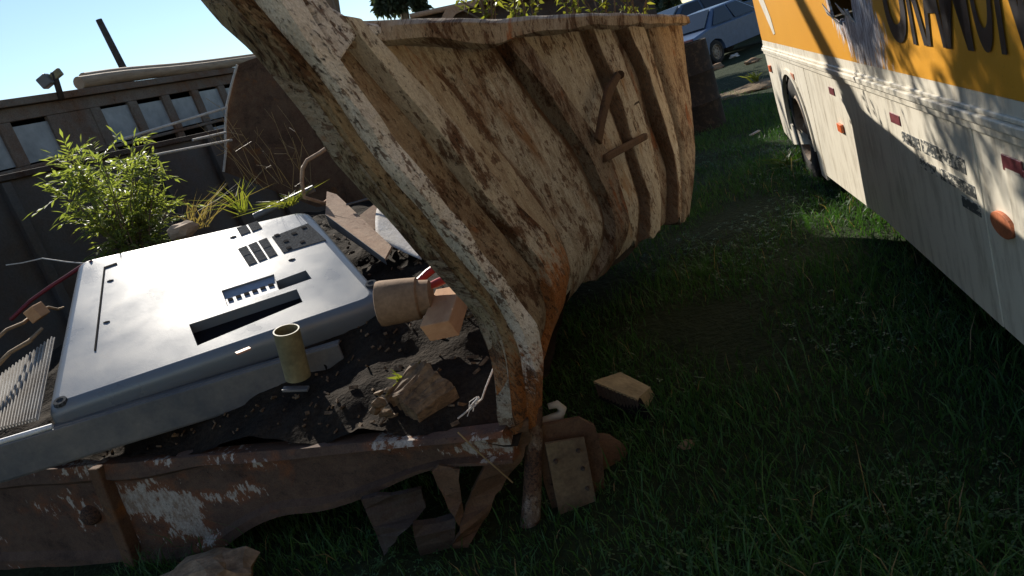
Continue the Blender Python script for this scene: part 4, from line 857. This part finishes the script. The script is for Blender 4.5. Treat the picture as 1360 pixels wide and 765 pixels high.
# rubbish and soil patch by the cars
rock('soil_patch', atz(1000, 118, 0), .55, plain('dry_soil', (.30, .22, .14), .95, .1, 0, .4, 7, .6, .02), None, (1.3, 1.0, .16), 3, .3, 3); tag(bpy.data.objects['soil_patch'], 'low heap of pale dry soil by the bus corner', 'soil heap')
q = atz(1006, 110, .05); tuft('lit_weed', q, 22, .28, .12, m_weed, 'bright yellow green weed on the pale soil heap', 'weed', .02)
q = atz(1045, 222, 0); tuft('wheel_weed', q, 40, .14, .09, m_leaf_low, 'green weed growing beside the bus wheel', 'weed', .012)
for i, (x, y, r, lab) in enumerate([(952, 92, .16, 'crumpled pale rubbish beside the black drum'), (1000, 84, .14, 'pale rubbish lying under the blue car'), (975, 76, .10, 'small white scrap under the blue car bumper')]):
    q = atz(x, y, 0); rock('rubbish', q + V((0, 0, r * .3)), r, [m_clay, m_clay, m_sheet_white][i], None, (1.4, .9, .5), 2, .6, i); tag(bpy.data.objects[['rubbish', 'rubbish.001', 'rubbish.002'][i]], lab, 'rubbish', 'rubbish on the far grass')

# trees -----------------------------------------------------------
def tree(name, base, trunk, crowns, nleaf, label, mat, L_=.16, W_=.025, r0=.16, hang=.5):
    t = empty(name, base, label, 'tree'); tm = MB(); tm.tube(trunk, [lerp(r0, r0 * .45, i / (len(trunk) - 1)) for i in range(len(trunk))], 10); lm = MB()
    for c, r in crowns:
        c = V(c); st = min(trunk, key=lambda p: (V(p) - c).length); tm.tube([st, V(st).lerp(c, .5) + rv(.1), c], [r0 * .35, r0 * .22, r0 * .08], 6)
        nt_ = 9
        for k in range(nt_):
            e = c + rv(1).normalized() * r * rng.uniform(.4, 1); tm.tube([c, c.lerp(e, .5) + rv(.06 * r), e], [r0 * .08, r0 * .05, .006], 4)
            for j in range(int(nleaf / len(crowns) / nt_)):
                p = c.lerp(e, rng.uniform(.35, 1.1)) + rv(.14 * r); leaf(lm, p, rv(1) + V((0, 0, -hang)), L_ * rng.uniform(.6, 1.2), W_, rv(1), .1)
    tm.build('trunk', m_bark, t, True); lm.build('crown', mat, t); return t
bb = at(533, 60, 26); bb.z = 0
cr = [(at(x, y, 26), r) for x, y, r in [(515, -8, .55), (540, -14, .6), (555, 0, .5), (508, 8, .4), (530, 6, .5), (565, -20, .6), (545, -50, .9), (585, -40, .7)]]
tree('distant_tree', bb, [bb, bb + V((0, 0, 2)), at(535, 0, 26), at(540, -60, 26)], cr, 3600, 'dark eucalyptus tree far behind the top rail', m_euc, .26, .05, .2)
# shade tree: its crown stands above the picture, its leaning trunk and leaves shade the bus
s1, s2 = bp(5.45, 1.41) + SUN * 9, bp(4.60, .92) + SUN * 9; tdir = (s1 - s2).normalized()
lo_ = s2 - tdir * 2.2; gr = V((lo_.x + .2, lo_.y + 1.0, 0))
cr = []
for k in range(30):
    z = rng.uniform(.8, 2.2); a = rng.uniform(.4, 3.7 + .35 * z)
    cr.append((bp(a, z) + SUN * rng.uniform(3.8, 5.2), rng.uniform(.3, .42)))
hub = bp(2.6, 2.2) + SUN * 7.5
tree('shade_tree', gr, [gr, gr + V((0, 0, 1.0)), lo_, s2, s1, s1 + tdir * 1.0, hub], cr, 7500, 'leaning eucalyptus tree behind the junk whose crown rises above the picture', m_euc, .12, .011, .15, .9)
b_ = V((-2.2, 17.5, 0)); cr = [(V((rng.uniform(.6, 1.9) + .25 * (y_ - 5.2), y_, 0)) + SUN * rng.uniform(10.5, 12.5), .75) for y_ in np.linspace(6.1, 11, 20)] + [(V((x_, y_, 0)) + SUN * 11.5, .55) for x_, y_ in ((1.0, 5.5), (1.5, 5.7), (1.9, 5.9), (1.4, 5.2), (1.0, 6.0))] + [(V((rng.uniform(2.4, 5.4), y_, 0)) + SUN * 13, .9) for y_ in np.linspace(11.5, 18, 14)]  # added out-of-view crown clumps, set along the sun line to shade the ground
tree('added_shade_tree', b_, [b_, b_ + V((.2, -.3, 2.2)), b_ + V((.8, -.8, 4.5)), b_ + V((1.6, -1.5, 6.5))], cr, 17000, 'added tree whose crown, above the picture, is placed to shade the ground', m_euc, .3, .06, .2)
# backdrop trees behind the cars
for i, (x, Y, lab) in enumerate([(5.5, 34, 'dense dark tree behind the parked cars'), (13, 38, 'broad tree beyond the bus roof'), (1.5, 40, 'dark tree left of the parked cars in the distance')]):
    b_ = V((x, Y, 0)); cr = [(b_ + V((rng.uniform(-2.6, 2.6), rng.uniform(-1.5, 1.5), rng.uniform(.9, 4.8))), 1.1) for k in range(12)]
    tree('background_tree', b_, [b_, b_ + V((.1, 0, 2)), b_ + V((0, 0, 5))], cr, 4200, lab, m_euc, .42, .09, .25)

# ------------------------------------------------------------------ things on the near grass
bx = empty('beige_box', atz(825, 528, 0), 'crushed beige box lying on the grass beside the tipper body', 'box')
top4 = [at(788, 506, 3.2), at(824, 494, 3.36), at(864, 514, 3.26), at(846, 530, 3.1)]
mb = MB(); mb.prism(top4, V((0, 0, -.012))); mb.build('lid', m_sheet_rust if False else plain('beige_card', (.42, .33, .2), .85, .2, 0, .3, 9, .2), bx)
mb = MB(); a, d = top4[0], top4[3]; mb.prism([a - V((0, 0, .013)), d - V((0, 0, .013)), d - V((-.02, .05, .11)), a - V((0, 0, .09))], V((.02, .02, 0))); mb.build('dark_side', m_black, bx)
for i in range(12):
    q = a.lerp(d, (i + .5) / 12); mb = MB(); mb.box(q - V((0, .005, .04)), V((.006, 0, 0)), V((0, .004, 0)), V((0, 0, .03))); mb.build('fin', m_dark, bx)
mb = MB(); mb.prism([top4[3] - V((0, 0, .013)), top4[2] - V((0, 0, .013)), top4[2] - V((-.02, 0, .10)), top4[3] - V((.0, 0, .10))], V((0, .02, 0))); mb.build('near_side', bpy.data.materials['beige_card'], bx)
rock('pale_stone', atz(912, 592, .02), .028, m_clay, None, (1.2, 1, .7), 2, .4, 9); tag(bpy.data.objects['pale_stone'], 'small tan stone on the dark grass right of the pivot plate', 'stone')
for i, (x, y, r, lab) in enumerate([(200, 770, .10, 'sunlit rough stone at the bottom edge below the beam'), (250, 762, .12, 'largest sunlit stone at the bottom edge below the beam'), (150, 772, .07, 'small sunlit stone left of the others at the bottom edge')]):
    q = atz(x, y, .2); q.z = r * .8; rock('ground_stone', q, r * 1.5, plain('sandy_stone', (.34, .24, .15), .9, .2, 0, .4, 12, .5, .01) if i == 0 else bpy.data.materials['sandy_stone'], None, (1.3, 1, .7), 3, .4, 20 + i); tag(bpy.data.objects['ground_stone' + ('' if i == 0 else '.%03d' % i)], lab, 'stone', 'stones below the beam')
q = atz(1003, 180, 0); mb = MB(); mb.box(q + V((0, 0, .03)), V((.06, 0, .01)), V((0, .03, 0)), V((0, 0, .006))); tag(mb.build('paper_scrap', m_sheet_white, None), 'small white paper scrap on the shaded grass', 'paper')

# ------------------------------------------------------------------ grass (uncountable)
def blades(n, xr, yr, hm, hs, wd_, mat, name, label, dens=None, seed=1):
    g = np.random.default_rng(seed); x = g.uniform(*xr, n); u = g.uniform(0, 1, n); y = yr[0] + (yr[1] - yr[0]) * u ** 1.7
    cl = np.array([nz((a, b_, 0), 1.3, 11) for a, b_ in zip(x, y)]); keep = (cl * 1.5 + g.uniform(-.35, .6, n)) > -.16
    x, y, cl = x[keep], y[keep], cl[keep]; n = len(x); z = np.array([gz(a, b_) for a, b_ in zip(x, y)])
    h = np.clip(g.lognormal(math.log(hm), hs, n), .01, .32) * (1 + .7 * cl); az = g.uniform(0, 2 * np.pi, n); ln = g.uniform(.2, 1.1, n) * h; fa = g.uniform(0, 2 * np.pi, n)
    w_ = wd_ * g.uniform(.6, 1.3, n); dx, dy = np.cos(az), np.sin(az); sx, sy = np.cos(fa) * w_, np.sin(fa) * w_
    v = np.zeros((n, 5, 3)); P = np.stack([x, y, z - .005], 1)
    v[:, 0] = P + np.stack([-sx, -sy, 0 * sx], 1); v[:, 1] = P + np.stack([sx, sy, 0 * sx], 1)
    Mp = P + np.stack([dx * ln * .35, dy * ln * .35, h * .65], 1); v[:, 2] = Mp + np.stack([sx, sy, 0 * sx], 1) * .8; v[:, 3] = Mp - np.stack([sx, sy, 0 * sx], 1) * .8
    v[:, 4] = P + np.stack([dx * ln, dy * ln, h], 1)
    me = bpy.data.meshes.new(name); i5 = np.arange(n) * 5
    fs = [t for k in i5.tolist() for t in ((k, k + 1, k + 2, k + 3), (k + 3, k + 2, k + 4))]
    me.from_pydata(v.reshape(-1, 3).tolist(), [], fs); o = link(name, me, mat); return tag(o, label, 'grass', None, 'stuff')
blades(190000, (-2.2, 4.6), (1.4, 14), .044, .45, .0028, m_grass, 'grass', 'short dark green grass growing between the tipper body and the bus', seed=3)
blades(1800, (-1.8, 3.6), (1.4, 8), .06, .4, .0025, m_dry, 'dead_grass', 'dead straw coloured stalks scattered in the shaded grass', seed=14)
blades(900, (-1.8, 3.2), (1.4, 6), .13, .3, .003, m_grass, 'long_grass', 'scattered long grass blades standing above the short grass', seed=4)
# clover leaves
g = np.random.default_rng(5); vs, fs = [], []
for i in range(16000):
    x = g.uniform(-1.2, 3.6); y = 1.4 + 7 * g.uniform() ** 1.6
    if nz((x, y, 0), 1.1, 31) < -.05 + g.uniform(-.2, .2): continue
    z = gz(x, y) + g.uniform(.015, .055); r = g.uniform(.008, .018); a0 = g.uniform(0, 6.28); tl = g.normal(0, .25, 2)
    for k in range(3):
        t = a0 + k * 2.094; b_ = len(vs)
        for rr, tt in ((0, 0), (.8, .42), (1.1, .2), (1.1, -.2), (.8, -.42)):
            px_, py_ = r * rr * math.cos(t + tt), r * rr * math.sin(t + tt); vs.append((x + px_, y + py_, z + px_ * tl[0] + py_ * tl[1]))
        fs.append(tuple(range(b_, b_ + 5)))
me = bpy.data.meshes.new('clover'); me.from_pydata(vs, [], fs); tag(link('clover', me, m_clover), 'low clover leaves spread through the shaded grass', 'ground cover', None, 'stuff')
# litter of chips and twigs on the soil heap
lt = MB()
for i in range(900):
    q = hp_pt(rng.uniform(.1, EW), rng.uniform(0, 2.6)); d = V(rng.normal(0, 1, 3)); d.z *= .3; d.normalize(); s = d.orthogonal().normalized(); Ls = rng.uniform(.003, .03) * rng.uniform(.3, 1)
    lt.box(q + V((0, 0, .006)), d * Ls, s * rng.uniform(.002, .008), d.cross(s) * .003)
tag(lt.build('soil_litter', m_rot, None), 'small chips and twigs scattered over the dark soil', 'litter', None, 'stuff')
